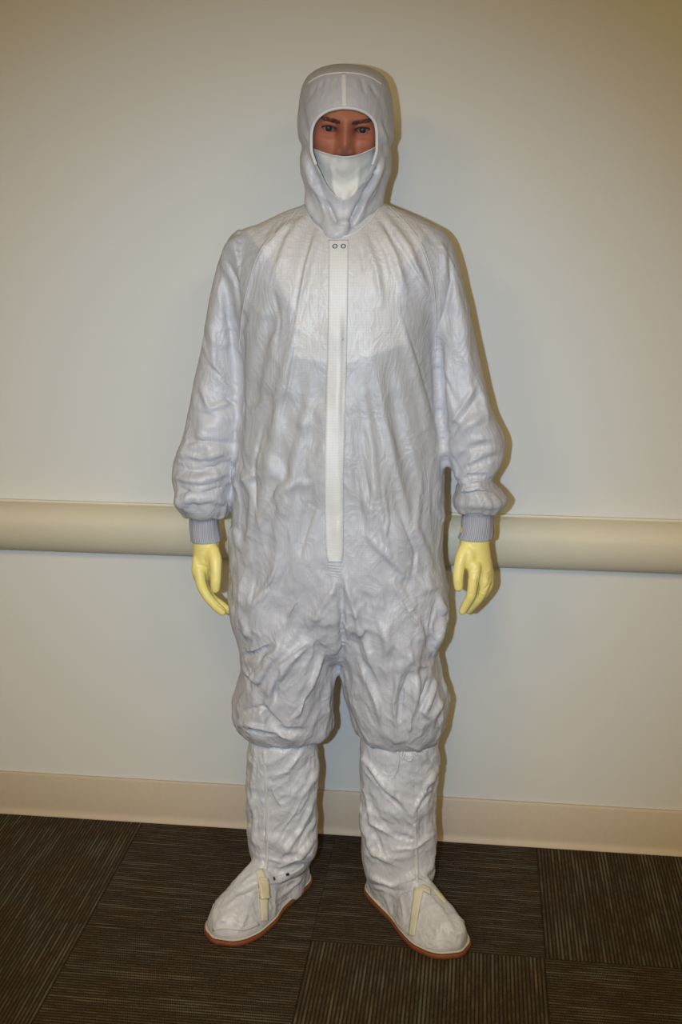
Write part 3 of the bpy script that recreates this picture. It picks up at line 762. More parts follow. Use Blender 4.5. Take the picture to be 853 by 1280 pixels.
# eyebrows: many short hairs
M_hair = simple('brown_hair', lin(92, 56, 38), .6, 300, .1, .0003, .1)
for s_ in (-1, 1):
    parts = []
    for k in range(190):
        t = random.random(); xx = .011+.044*t; zc = .0105+.0105*t-.004*max(0, t-.75)/.25; wd_ = .0043*(1-.35*t)*(min(1, t*5)*.6+.4)*random.uniform(.6, 1.25)
        zz = zc+random.uniform(-1, 1)*wd_; ln = random.uniform(.004, .007); an = math.radians(62-50*t+random.uniform(-14, 14))
        x1, z1 = xx+ln*math.cos(an), zz+ln*math.sin(an)*.8
        a = np.array([s_*xx, face_y(s_*xx, zz)-.0002, zz]); b = np.array([s_*x1, face_y(s_*x1, z1)-.0011, z1]); m_ = (a+b)/2-[0, .0008, 0]
        parts.append(tube([a, m_, b], [.00030, .00026, .00008], 4, 1, caps=False))
    V, F = join(parts); tag(child('eyebrow', mesh_np('eyebrow', hw(V), F), M_hair), kind='stuff')
    # upper lashes
    parts = []
    for k in range(42):
        u = -1+2*k/41; xx = .0315+u*.0135; zz = .0002+.0041*max(0, 1-u*u)**.6; y0 = face_y(s_*xx, zz+.0012)
        parts.append(tube([(s_*xx, y0-.0003, zz+.0008), (s_*(xx+u*.001), y0-.0026, zz-.0002), (s_*(xx+u*.002), y0-.0050, zz+.0012)], [.00032, .00026, .0001], 4, 1, caps=False))
    V, F = join(parts); tag(child('eyelashes', mesh_np('eyelashes', hw(V), F), M_hair), kind='stuff')

# ------------------------------------------------------------------ hood
hoodk = [(80.5, 424, 436, -.275, .012, .012), (82, 414, 448, -.275, .035, .04), (85, 402, 462, -.275, .055, .062), (90, 393, 473, -.277, .072, .080), (98, 384, 482, -.279, .086, .092), (112, 378, 488, -.28, .097, .102),
    (130, 375, 491, -.282, .104, .105), (155, 373, 493, -.283, .108, .105), (172, 374, 493, -.285, .108, .10), (184, 379, 488, -.287, .106, .095), (197, 376, 490, -.288, .104, .09), (215, 376.5, 489, -.288, .097, .08), (226, 380, 485, -.287, .088, .075), (238, 382, 482, -.283, .080, .07),
    (250, 382, 480, -.277, .076, .06), (262, 384, 478, -.272, .079, .06), (274, 389, 468, -.27, .085, .06),
    (284, 396, 459, -.268, .091, .06), (292, 405, 449, -.268, .094, .06), (300, 416, 438, -.266, .090, .06), (308, 420, 434, -.266, .07, .06)]
HV, HF = loft_px(hoodk, 150, 200, 2.15)
V, F = union([(HV, HF)], .0042)
hood = Cloth(V, F); hood.smooth(3)
hrest = hood.V.copy()
hood.strokes([
    ([(404, 100), (400, 112)], 5, -2.5), ([(412, 98), (410, 112)], 4, -2), ([(452, 98), (457, 118)], 5, -3), ([(463, 104), (472, 122)], 6, -3), ([(396, 106), (388, 122)], 5, -2), ([(420, 97), (419, 108)], 3, -2), ([(445, 98), (447, 112)], 3, 2), ([(440, 97), (440, 108)], 3, -1.5),
    ([(376, 120), (380, 150), (388, 178)], 9, -3), ([(474, 150), (482, 175), (486, 200)], 9, 4), ([(480, 150), (486, 170)], 6, -4), ([(378, 190), (384, 215), (396, 240)], 9, 5), ([(382, 186), (392, 215), (404, 244)], 8, -4),
    ([(386, 215), (402, 250), (416, 278)], 9, 6), ([(482, 190), (470, 225), (452, 262)], 10, 6), ([(474, 200), (464, 225), (450, 250)], 7, -5), ([(486, 205), (474, 245), (456, 272)], 8, -3),
    ([(376, 205), (382, 225), (386, 250)], 8, -4), ([(380, 240), (388, 262), (400, 282)], 9, 6), ([(372, 165), (380, 190)], 6, -3), ([(390, 270), (402, 290)], 6, -4), ([(404, 250), (413, 266), (423, 284)], 9, -17), ([(453, 250), (446, 264), (438, 284)], 9, -17), ([(418, 282), (430, 278), (440, 284)], 8, 5)])
pyh = project(hood.V)[:, 1]; wh = .25+.75*ramp(pyh, 170, 230)
NV = hood.normals(); vw = hood.V-CAM; vw /= np.linalg.norm(vw, axis=1)[:, None]; fc = ramp(-(NV*vw).sum(1), .05, .5)
hood.facets(.05, .0055, (-.35, 0, -1), 2.2, fc*ramp(pyh, 175, 225)*(project(hood.V)[:, 0] > 430), 31)
hood.facets(.05, .0055, (.35, 0, -1), 2.2, fc*ramp(pyh, 175, 225)*(project(hood.V)[:, 0] <= 430), 32)
hood.facets(.03, .0016, (0, 0, -1), 2.0, fc*ramp(pyh, 96, 104), 33)
# the cap behind the brow seam sits a little lower
SEAM = [(386, 104), (394, 98), (408, 93), (430, 91), (452, 93), (466, 98), (478, 106)]
hood.buckle(40, .03, .03, .4, .02, .0008, .005, wh, 60)
# face opening cut along its outline
OPEN = [(430, 134.5), (442, 135.5), (454, 139), (464, 146), (470, 156), (471.5, 168), (471.5, 186), (468, 200), (461, 216), (452, 231), (443, 243), (430, 250), (418, 243), (408, 230), (400, 214), (393, 200), (389.5, 186), (389.5, 168), (393, 154), (401, 144), (414, 137)]
def smooth_loop(pts, n=160):
    P = np.array(pts+pts[:1], float); s = np.r_[0, np.cumsum(np.linalg.norm(np.diff(P, axis=0), axis=1))]; L = s[-1]
    P3 = np.vstack([P[:-1], P[:-1], P]); s3 = np.r_[s[:-1], s[:-1]+L, s+2*L]; Q = pchip(s3, P3, np.linspace(L, 2*L, n, endpoint=False)); return Q
OL = smooth_loop(OPEN)
HBV = hood.bvh()
pr = project(hood.V); NV = hood.normals(); ff = (NV*(hood.V-CAM)).sum(1) < 0
ins = inside(pr, OL, .01) > .5
kill = ins & ff
# pull the last row of kept points onto the outline, then drop what lies inside
Fm = kill[hood.F].sum(1); keepF = Fm < 4
edgev = np.unique(hood.F[(Fm > 0) & keepF][kill[hood.F[(Fm > 0) & keepF]]])
OLP = []
for x, y in OL:
    p_, n_ = hit(HBV, x, y); OLP.append(p_)
OLP = np.array(OLP)
for i in edgev:
    k = np.argmin(np.linalg.norm(pr[i]-OL, axis=1)); hood.V[i] = OLP[k]
hood.F = hood.F[keepF]
hp = project(hrest); hu = np.clip((hp[:, 1]-118)/60, 0, 1)*.5+np.clip((hp[:, 1]-180)/30, 0, 1)*.2
me = hood.mesh('hood', {'rest': hrest, 'underlay': hu})
bm = bmesh.new(); bm.from_mesh(me); bmesh.ops.delete(bm, geom=[v for v in bm.verts if not v.link_faces], context='VERTS'); bm.to_mesh(me); bm.free()
hood_o = child('hood', me, M_hood); hood_o['label'] = 'white hood with open face'
md = hood_o.modifiers.new('thick', 'SOLIDIFY'); md.thickness = .0012; md.offset = -1
# binding round the opening (upper part down to the mask)
kk = [k for k in range(len(OL)) if OL[k][1] < 206]; st_ = max(kk, key=lambda k: OL[k][1] if OL[k][0] < 430 else -1)
order = [(st_+i) % len(OL) for i in range(len(OL)) if OL[(st_+i) % len(OL)][1] < 206]
BP = OLP[order]; BPn = BP+np.array([0, -.0015, 0])
for _ in range(4): BPn[1:-1] = (BPn[:-2]+BPn[2:]+2*BPn[1:-1])/4
V, F = tube(BPn, [.0030], 10, 1, flat=((0, 1, 0), .6)); child('binding', mesh_np('binding', V, F), M_trimw, hood_o)['label'] = 'white binding around the face opening'
s_pts = on_surface(HBV, SEAM, .0006); V, F = tube(s_pts, [.0016], 8, 1); child('seam', mesh_np('seam', V, F), M_trimw, hood_o)
V, F = strip(HBV, [(427.5, 92, 433, 92), (427, 105, 433, 105), (427.5, 120, 433.5, 120), (427.5, 133, 433.5, 133)], .0003, .0009, 4); child('seam', mesh_np('seam', V, F), M_trimw, hood_o)

# ------------------------------------------------------------------ mask
ML = pchip(np.array([0, .12, .3, .5, .68, .82, .92, 1.]), np.array([(391, 187), (391.5, 196), (396, 212), (404, 230), (413, 246), (421, 257), (425, 266), (427, 277)], float), np.linspace(0, 1, 60))
MR = pchip(np.array([0, .12, .3, .5, .68, .82, .92, 1.]), np.array([(471, 185), (471, 195), (467, 212), (460, 229), (452, 243), (442, 255), (438, 265), (436, 277)], float), np.linspace(0, 1, 60))
nu, nv = 60, 70; MV = np.zeros((nu, nv, 3)); MD = np.zeros((nu, nv)); MPX = np.zeros((nu, nv, 2))
HWB = BVHTree.FromPolygons(head[0].tolist(), [list(f) for f in hf2])
for i in range(nu):
    s_ = i/(nu-1)
    for j in range(nv):
        u = j/(nv-1)*2-1; q = (1-(u+1)/2)*ML[i]+(u+1)/2*MR[i]
        sag = 10.0*(1-abs(u)**2.0)*(1-s_)**1.2
        px, py = q[0], q[1]+sag
        MPX[i, j] = (px, py); h_, n_ = hit(HWB, px, py); side = HY+.012+.050*abs(u)**2.5
        MD[i, j] = (h_[1] if h_ is not None else side) if s_ < .75 else HY+.03
MD = np.minimum(MD, HY+.045); lim_ = MD.copy()-.0045; i7 = int(nu*.62)
cm = lim_[i7-1].copy(); cm = np.minimum(cm, cm.min()+.016)
lim_[i7:] = cm[None]+.016*np.linspace(0, 1, nu-i7)[:, None]**1.15
M2 = lim_.copy()
for _ in range(160):
    Q = M2.copy(); Q[1:-1, 1:-1] = (M2[:-2, 1:-1]+M2[2:, 1:-1]+M2[1:-1, :-2]+M2[1:-1, 2:])/4; Q[0, 1:-1] = (M2[0, :-2]+M2[0, 2:])/2; Q[-1] = Q[-2]
    M2 = np.minimum(Q, lim_)
for _ in range(25):
    Q = M2.copy(); Q[1:-1, 1:-1] = (M2[:-2, 1:-1]+M2[2:, 1:-1]+M2[1:-1, :-2]+M2[1:-1, 2:])/4; M2 = Q
M2 -= .0022
for i in range(nu):
    for j in range(nv):
        s_, u = i/(nu-1), j/(nv-1)*2-1
        y = M2[i, j]-.0030*math.exp(-((abs(u)-.40-.25*s_)/.10)**2)*math.exp(-((s_-.35)/.3)**2)
        MV[i, j] = at(MPX[i, j, 0], MPX[i, j, 1], y)
mask = Cloth(MV.reshape(-1, 3), grid_faces(nu, nv, close=False)); mask.F = np.array(mask.F); mrest = mask.V.copy()
mask.strokes([([(398, 197), (412, 214), (424, 232)], 9, 4.5), ([(468, 197), (452, 216), (438, 234)], 10, 6), ([(458, 198), (444, 214)], 5, -2.5), ([(405, 200), (416, 214)], 4, -2), ([(412, 240), (430, 247), (448, 238)], 6, 2.5), ([(408, 234), (428, 240), (450, 232)], 5, -1.5), ([(466, 205), (458, 225), (450, 240)], 5, -2)])
mask.facets(.03, .0018, (.2, 0, -1), 1.6, np.ones(mask.n), 41)
me = mask.mesh('face_mask', {'rest': mrest}); mask_o = child('face_mask', me, M_mask); mask_o['label'] = 'white cloth face mask under the nose'
md = mask_o.modifiers.new('thick', 'SOLIDIFY'); md.thickness = .0016; md.offset = 1
V, F = tube(mask.V.reshape(nu, nv, 3)[0]+[0, -.0006, 0], [.0014], 8, 1); child('hem', mesh_np('hem', V, F), M_trimw, mask_o)

# ------------------------------------------------------------------ front placket, snaps, seams, collar
PL = [(411, 301, 436, 301), (411, 320, 436, 320), (410.5, 360, 435.5, 360), (410, 420, 434.5, 420), (408.5, 480, 433, 480), (407, 540, 431.5, 540), (406, 600, 430, 600), (406.5, 650, 430, 650), (408, 690, 429.5, 690), (411, 702, 427.5, 702)]
V, F = strip(SB, PL, .0012, .0016, 8, 10); me = mesh_np('placket', V, F)
def rest_attr(me):
    co = np.empty(len(me.vertices)*3); me.vertices.foreach_get('co', co); a = me.attributes.new('rest', 'FLOAT_VECTOR', 'POINT'); a.data.foreach_set('vector', co)
rest_attr(me)
M_plk = cloth_mat('placket_nylon', lin(222, 221, 216), .55, fine=.35)
plk = child('placket', me, M_plk, coverall); plk['label'] = 'white front zip placket'
PB = BVHTree.FromPolygons(V.tolist(), [list(f) for f in F])
for side in (0, 2):
    pts = [(r[side]+(1.3 if side == 0 else -1.3), r[1]) for r in PL]; q = on_surface(PB, pts[:-1], .0004, 3)
    parts = [tube([q[k], q[k+1]], [.0005], 5, 1) for k in range(0, len(q)-1, 2)]
    V, F = join(parts); tag(child('stitching', mesh_np('stitching', V, F), M_trimw, coverall), kind='stuff')
for k in range(5):  # bar tacks at the foot of the placket
    q = on_surface(SB, [(411+k*.9, 705+k*3.6), (428-k*.5, 707+k*3.4)], .0010, 3); V, F = tube(q, [.0011], 6, 1); child('bar_tack', mesh_np('bar_tack', V, F), M_trimw, coverall)
def ring(bvh, px, py, R, r, off=.001, n=28, m=8, arc=(0, 1)):
    p, nn = hit(bvh, px, py, off)
    nn = nn/np.linalg.norm(nn); u = np.cross(nn, [0, 0, 1]); u /= np.linalg.norm(u); v = np.cross(nn, u)
    V = []
    for i in range(n):
        a = 2*math.pi*i/n; d = math.cos(a)*u+math.sin(a)*v
        for j in range(m):
            b = 2*math.pi*j/m; V.append(p+d*(R+r*math.cos(b))+nn*r*math.sin(b))
    F = [(i*m+j, i*m+(j+1) % m, ((i+1) % n)*m+(j+1) % m, ((i+1) % n)*m+j) for i in range(n) for j in range(m)]
    Vd = [p+nn*.0004]+[p+nn*.0004+(math.cos(2*math.pi*i/n)*u+math.sin(2*math.pi*i/n)*v)*R*.9 for i in range(n)]
    Fd = [(0, 1+i, 1+(i+1) % n) for i in range(n)]
    return np.array(V), F, np.array(Vd), Fd
for x, y in ((419, 308), (429.5, 308)):
    V, F, Vd, Fd = ring(PB, x, y, .0040, .00095); sn = child('snap', mesh_np('snap', V, F), M_metal, coverall)
for pts in ([(372, 262), (352, 286), (329, 308), (314, 345), (303, 395), (299, 440)], [(486, 258), (511, 283), (529, 310), (541, 350), (545, 400), (544, 440)]):
    q = on_surface(SB, pts, .0006, 2.0); parts = [tube([q[k], q[k]*.35+q[k+1]*.65], [.0008], 5, 1) for k in range(0, len(q)-1)]
    V, F = join(parts); tag(child('stitching', mesh_np('stitching', V, F), M_trimw, coverall), kind='stuff')
# collar binding where the hood comes out
CL = [(379, 254), (384, 266), (392, 279), (402, 288), (413, 294), (425, 297), (438, 294), (450, 287), (462, 276), (472, 264), (480, 252)]
q = on_surface(SB, CL, .0008, 3); V, F = tube(q, [.0022], 8, 1, flat=((0, 1, 0), .6)); child('collar', mesh_np('collar', V, F), M_trimw, coverall)['label'] = 'white collar binding'

print('hood', time.time()-T0)
# ------------------------------------------------------------------ knit cuffs and gloves
def knit_cuff(rows, name='cuff'):
    Vc, Fc = loft_px(rows, 40, 120, 2.05); nV = len(Vc)-2
    Fc = [f for f in Fc if len(f) == 4]; Vc = Vc[:nV]
    th = np.tile(np.linspace(0, 1, 120, endpoint=False), 40)
    c = Vc.reshape(40, 120, 3); ctr = c.mean(1, keepdims=True); d = c-ctr; d[:, :, 2] = 0; d /= np.maximum(np.linalg.norm(d, axis=2, keepdims=True), 1e-9)
    c = c+d*(.0004*np.cos(th.reshape(40, 120, 1)*6.2832*40)+.0011*np.sin(np.linspace(0, 9, 40))[:, None, None]*np.cos(th.reshape(40, 120, 1)*6.28*3))
    me = mesh_np(name, c.reshape(-1, 3), Fc); a = me.attributes.new('around', 'FLOAT', 'POINT'); a.data.foreach_set('value', th)
    o = child(name, me, M_cuff, coverall); o['label'] = 'grey rib-knit cuff'; md = o.modifiers.new('thick', 'SOLIDIFY'); md.thickness = .0022; md.offset = 1
    return o
knit_cuff([(628, 238, 274, -.30, .034, .030), (640, 237.5, 274, -.301, .034, .030), (650, 238, 273.5, -.302, .033, .030), (664, 238, 274.5, -.303, .033, .030), (675, 239, 276.5, -.304, .033, .030)])
knit_cuff([(626, 578, 617, -.30, .034, .030), (638, 578, 617.5, -.301, .034, .030), (650, 577.5, 617.5, -.302, .033, .030), (662, 576, 617, -.303, .033, .030), (672, 572.5, 616, -.304, .033, .030)])
def ruffle(rows, arch, k, seed):
    g = np.random.default_rng(seed); n, m = 26, 180; V, F = loft_px(rows, n, m, 2.05); V = V[:n*m].reshape(n, m, 3); F = [f for f in F if len(f) == 4]
    th = np.linspace(0, 2*math.pi, m, endpoint=False); t = np.linspace(0, 1, n)[:, None]
    ctr = V.mean(1, keepdims=True); d = V-ctr; d[:, :, 2] = 0; d /= np.maximum(np.linalg.norm(d, axis=2, keepdims=True), 1e-9)
    wv = sum(g.uniform(.4, 1)*np.sin(th*q+g.uniform(0, 6.28)+t*g.uniform(-1, 1)) for q in (k, k+3, k+7, 2*k+1))/2
    V = V+d*(wv*.0028*t)[:, :, None]; V[:, :, 2] += (t**1.5*(arch*np.clip(-np.sin(th), 0, 1)**2+.0022*np.sin(th*4+seed)))+(wv*.0012*t)
    me = mesh_np('sleeve_hem', V.reshape(-1, 3), F); rest_attr(me); o = child('sleeve_hem', me, M_suit, coverall)
    md = o.modifiers.new('thick', 'SOLIDIFY'); md.thickness = .0028; md.offset = -1
    return o
ruffle([(608, 228, 282, -.296, .054, .050), (613, 222.5, 287.5, -.296, .064, .058), (622, 221, 288.5, -.297, .066, .060), (632, 223, 288, -.298, .062, .056), (639, 228, 285.5, -.299, .054, .050), (644, 231, 283.5, -.30, .049, .046)], .010, 9, 1)
ruffle([(602, 578, 612, -.296, .046, .046), (609, 572, 621, -.296, .059, .056), (616, 571, 628, -.297, .062, .058), (624, 568, 633, -.298, .062, .056), (632, 569, 630, -.299, .054, .050), (638, 572.5, 624, -.30, .049, .046)], .006, 8, 2)
def fing(pts, r, ycs=None):
    P = [at(x, y, yc) for x, y, yc in pts]; return tube(P, r, 18, 6)
# hand at the left of the photo: seen from the thumb side, fingers curling towards the thigh
G1 = [tube([at(257.5, 664, -.304), at(258, 680, -.305), at(257, 700, -.305), at(253, 718, -.306)], [.0270, .0285, .0275, .0205], 28, 8, flat=((0, 1, 0), 1.12)),
      tube([at(263, 684, -.318), at(265, 697, -.326), at(262, 705, -.322)], [.016, .0165, .013], 20),
      tube([at(246.5, 700, -.325), at(246.5, 714, -.328), at(252, 727, -.328)], [.0105, .0122, .0115], 18),
      tube([at(247.5, 700, -.29), at(248, 716, -.285), at(252, 726, -.285)], [.0115, .0125, .0115], 18),
      # thumb
      fing([(266, 688, -.325), (269.5, 702, -.338), (270, 717, -.347), (269.5, 729, -.350), (269.5, 736, -.350)], [.0150, .0138, .0118, .0112, .0098]),
      # index, middle, ring, little
      fing([(249, 712, -.330), (252, 731, -.336), (261, 747.5, -.338), (271, 758.5, -.336), (278, 765, -.334)], [.0125, .0118, .0106, .0100, .0086]),
      fing([(250, 714, -.308), (255, 733, -.312), (266, 748, -.314), (278, 757, -.312), (285.5, 763, -.310)], [.0120, .0115, .0102, .0096, .0082]),
      fing([(250, 714, -.286), (255, 732, -.287), (265, 746, -.288), (275, 755, -.288), (281, 760, -.288)], [.0120, .0110, .0100, .0092, .0080]),
      fing([(250, 711, -.266), (254, 726, -.264), (261, 738, -.264), (269, 747, -.264), (273, 751, -.264)], [.0110, .0098, .0088, .0082, .0072])]
# hand at the right of the photo: back of the hand turned a little to the lens
G2 = [tube([at(594, 662, -.304), at(593.5, 678, -.306), at(595.5, 698, -.308), at(600.5, 714, -.310), at(603, 724, -.312)], [.0300, .0308, .0308, .0262, .0205], 28, 8, flat=((0, 1, 0), .95)),
      tube([at(587, 690, -.326), at(587, 702, -.330), at(590, 710, -.330)], [.016, .0150, .012], 20),
      fing([(584, 684, -.322), (577.5, 697, -.334), (574, 712, -.342), (573, 725, -.346), (573.5, 734, -.346)], [.0158, .0140, .0118, .0112, .0098]),
      fing([(594, 708, -.335), (592, 726, -.345), (589.5, 743, -.347), (583.5, 755, -.342), (578.5, 764, -.338)], [.0135, .0118, .0104, .0096, .0084]),
      fing([(603, 708, -.318), (606, 730, -.324), (600.5, 746, -.322), (592, 756, -.316), (586, 763, -.312)], [.0130, .0112, .0100, .0092, .0080]),
      fing([(608, 706, -.298), (611, 728, -.302), (606, 741, -.298), (598, 749, -.292), (592, 753, -.290)], [.0125, .0108, .0096, .0090, .0080]),
      fing([(609, 702, -.280), (612, 720, -.280), (608, 733, -.276), (601, 741, -.272), (596, 745, -.270)], [.0115, .0100, .0088, .0082, .0072])]
for k, (parts, lab, crs) in enumerate(((G1, 'yellow latex glove at the left of the photo', [(265, 731), (274, 732), (266, 735), (273, 735)]), (G2, 'yellow latex glove at the right of the photo', []))):
    V, F = union(parts, .0017); g = Cloth(V, F); g.smooth(9, .5)
    if k == 0: st = [([(265, 733), (274, 733)], 1.6, -.9), ([(265, 737), (273, 737)], 1.4, -.6), ([(261, 712), (262, 722), (263, 732)], 3, -2.2), ([(262, 750), (266, 743)], 2.5, -.8), ([(272, 760), (276, 754)], 2.5, -.8),
                     ([(268, 752), (277, 759), (285, 766)], 2.4, -2.0), ([(240, 690), (250, 690), (262, 686)], 5, -.5), ([(246, 706), (254, 703), (262, 708)], 5, 1.0)]
    else: st = [([(583, 712), (583, 722), (582, 732)], 3, -2.2), ([(597, 722), (598, 735), (596, 746)], 3, -2.4), ([(605, 738), (611, 731), (613, 722)], 2.2, -2.2), ([(600, 741), (607, 744)], 2.5, 1.5), ([(606, 729), (612, 727)], 2, 1.2), ([(586, 742), (592, 744)], 2.4, -.8), ([(596, 748), (602, 750)], 2.2, -.8),
                ([(608, 716), (614, 712)], 3, 1.2), ([(590, 716), (597, 712)], 4, -1.0), ([(602, 712), (603, 722)], 3, 1.0)]
    g.strokes(st); g.facets(.02, .0006, (0, 0, -1), 1.4, np.ones(g.n), 51+k); g.smooth(2, .4)
    child('glove', g.mesh('glove', {'rest': g.V.copy()}), M_glove)['label'] = lab
print('gloves', time.time()-T0)

# ------------------------------------------------------------------ overboots
def sole_outline(Hc, ang, L, wi, wo, n=120, grow=0.0):
    """foot outline: Hc heel centre, ang direction of the toes, wi / wo half widths at the ball on the inner (left of travel) / outer side"""
    d = np.array([math.cos(ang), math.sin(ang)]); s = np.array([-d[1], d[0]])
    t = np.array([0, .04, .12, .25, .45, .62, .75, .87, .95, 1.0])
    a = np.array([0, .42, .66, .72, .78, .98, 1.0, .86, .58, 0])*wi; b = np.array([0, .42, .66, .74, .80, .95, 1.0, .84, .55, 0])*wo
    u = (1-np.cos(np.linspace(0, math.pi, n//2)))/2
    A = pchip(t, a[:, None], u)[:, 0]+grow; B = pchip(t, b[:, None], u)[:, 0]+grow; A[[0, -1]] = 0; B[[0, -1]] = 0
    ce = Hc+np.outer(u*(L+2*grow)-grow-.035, d)
    pa = ce+A[:, None]*s; pb = (ce-B[:, None]*s)[::-1][1:-1]
    return np.vstack([pa, pb])
def boot(label, keys, foot, strokes, ankle, side):
    Hc, ang, L, wi, wo = foot; Hc = np.array(Hc); d = np.array([math.cos(ang), math.sin(ang)]); sv = np.array([-d[1], d[0]])
    # shoe body: sections across the foot
    t = np.linspace(0, 1, 46); hk = pchip(np.array([0, .05, .15, .3, .42, .55, .7, .85, .95, 1]), np.array([.02, .07, .118, .135, .128, .108, .086, .070, .050, .020])[:, None], t)[:, 0]
    a = pchip(np.array([0, .04, .12, .25, .45, .62, .75, .87, .95, 1]), np.array([.1, .42, .66, .72, .78, .98, 1, .86, .58, .1])[:, None], t)[:, 0]
    V = []; m = 40; th = np.linspace(0, 2*math.pi, m, endpoint=False)
    for tt, h_, w_ in zip(t, hk, a):
        c = Hc+d*(tt*(L+.006)-.039)
        for q in th:
            cx, sz = math.cos(q), math.sin(q); px = np.sign(cx)*abs(cx)**.6; pz = np.sign(sz)*abs(sz)**.85
            wd = (wi if px > 0 else wo)*w_+.004; z = .013+h_*.92*max(0, pz); wdz = wd*(1-.30*max(0, pz)**1.2)
            p2 = c+sv*px*wdz; V.append((p2[0], p2[1], z))
    F = grid_faces(46, m); V = np.array(V); V = np.vstack([V, V[:m].mean(0), V[-m:].mean(0)])
    for j in range(m): F.append((46*m, (j+1) % m, j)); F.append((46*m+1, 45*m+j, 45*m+(j+1) % m))
    V, F = union([(V, F), loft_px(keys, 90, 72, 2.2), tube([(ankle[0], ankle[1], .15), (ankle[0]+d[0]*.03, ankle[1]+d[1]*.03, .085)], [.050, .045], 24)], .0052)
    b = Cloth(V, F); b.smooth(4); rest = b.V.copy()
    NV = b.normals(); vw = b.V-CAM; vw /= np.linalg.norm(vw, axis=1)[:, None]; fc = ramp(-(NV*vw).sum(1), .02, .5)
    z = b.V[:, 2]; legz = ramp(z, .15, .2); sole_m = ramp(z, .018, .05)
    w = sole_m*(.35+.65*legz)*(1-.5*ramp(z, .36, .40))
    b.strokes(strokes)
    b.facets(.055, .0060, (-.9 if side < 0 else .8, 0, -.7), 2.6, fc*legz*w, 60+side, warp=.2)
    b.facets(.032, .0034, (-.7 if side < 0 else .9, 0, -.6), 2.2, fc*legz*w, 63+side, warp=.2)
    b.facets(.040, .0065, (d[0], d[1], .2), 2.8, fc*(1-legz)*sole_m, 66+side, warp=.2)
    b.facets(.013, .0024, (d[0]*.3, d[1]*.3, 1), 2.8, (1-legz)*sole_m*(1-ramp(z, .05, .075)), 69+side)
    b.buckle(50, .03, .045, .4, .015, .0015, .008, w, 45)
    rest, w = b.subdivide([rest, w]); b.facets(.018, .0018, (-.5 if side < 0 else .5, 0, -1), 2.0, w+.25*(w > .05), 71+side, rest=rest)
    b.facets(.028, .0022, (-.8 if side < 0 else .8, 0, -1), 2.4, w+.3*(w > .05), 75+side, rest=rest)
    b.smooth(1, .3)
    me = b.mesh('overboot', {'rest': rest}); o = child('overboot', me, M_boot); o['label'] = label
    # sole: rubber slab, welt line, all round
    z0, z1 = .0, .013
    for nm, g, za, zb, mat, lab in (('sole', .0075, .0005, .0125, M_sole, 'brown rubber sole'), ('welt', .0050, .0122, .0160, M_welt, 'white welt')):
        R0 = sole_outline(Hc, ang, L, wi, wo, 140, g); n = len(R0); ctr = R0.mean(0)
        prof = [(-.003, za), (0, za+.003), (0, zb-.002), (-.0025, zb)]; V = []
        for o_, z_ in prof:
            dd = R0-ctr; dd /= np.linalg.norm(dd, axis=1)[:, None]
            V += [(p[0]+q[0]*o_, p[1]+q[1]*o_, z_) for p, q in zip(R0, dd)]
        F = grid_faces(4, n); F.append(tuple(range(n-1, -1, -1))); F.append(tuple(3*n+j for j in range(n)))
        me = mesh_np(nm, V, F); bm = bmesh.new(); bm.from_mesh(me); bmesh.ops.recalc_face_normals(bm, faces=bm.faces); bm.to_mesh(me); bm.free()
        s_ = link(nm, me, mat, o, True); s_['label'] = lab
        me.polygons.foreach_set('use_smooth', [len(p.vertices) == 4 for p in me.polygons])
    return o, b.bvh()
FL = ((-.400, -.236), math.radians(-117), .318, .066, .058)     # travel -y, left of travel = +x side
FR = ((-.184, -.250), math.radians(-51), .320, .053, .066)
kL = [(900, 330, 388, -.288, .055, .05), (914, 317, 395, -.288, .074, .07), (925, 312, 396, -.288, .080, .075), (945, 310, 397, -.288, .080, .075), (975, 309, 397, -.287, .078, .075), (1010, 309, 396, -.286, .076, .073), (1045, 311, 396, -.285, .074, .07),
      (1062, 313, 395, -.284, .072, .066), (1076, 317, 388, -.283, .066, .06), (1088, 322, 383, -.283, .054, .054), (1098, 326, 382, -.283, .052, .05), (1115, 330, 380, -.285, .05, .05)]
kR = [(900, 462, 536, -.288, .055, .05), (914, 453, 545, -.288, .074, .07), (925, 451, 547, -.288, .080, .075), (945, 450, 547, -.288, .080, .075), (975, 450, 546, -.287, .078, .075), (1010, 451, 546, -.286, .076, .073), (1045, 452, 546, -.285, .074, .07),
      (1075, 453, 544, -.284, .074, .068), (1090, 456, 543, -.283, .070, .064), (1100, 460, 538, -.283, .060, .058), (1108, 464, 534, -.283, .052, .052), (1122, 466, 530, -.283, .050, .05)]
stL = [([(318, 930), (316, 980), (318, 1040), (322, 1075)], 8, 3), ([(330, 950), (332, 1020), (330, 1085)], 4, -3), ([(395, 960), (375, 1010), (352, 1045)], 9, 6), ([(396, 990), (378, 1035), (345, 1080)], 9, 6), ([(390, 975), (370, 1020), (345, 1055)], 5, -5), ([(396, 1040), (372, 1072), (345, 1088)], 9, 7), ([(394, 1020), (370, 1060)], 5, -5),
       ([(340, 990), (352, 1010)], 7, 4), ([(380, 935), (360, 965), (345, 970)], 8, 4), ([(320, 1082), (350, 1090), (384, 1080)], 9, -5), ([(318, 1068), (350, 1078), (388, 1068)], 7, 4),
       ([(300, 1105), (318, 1092)], 8, 4), ([(290, 1118), (325, 1102)], 7, -4), ([(280, 1135), (300, 1120), (330, 1110)], 8, 4), ([(345, 1125), (362, 1112), (378, 1098)], 8, 5), ([(345, 1138), (365, 1122)], 6, -5), ([(348, 1108), (375, 1095)], 6, -4), ([(312, 1135), (300, 1165)], 5, 2)]
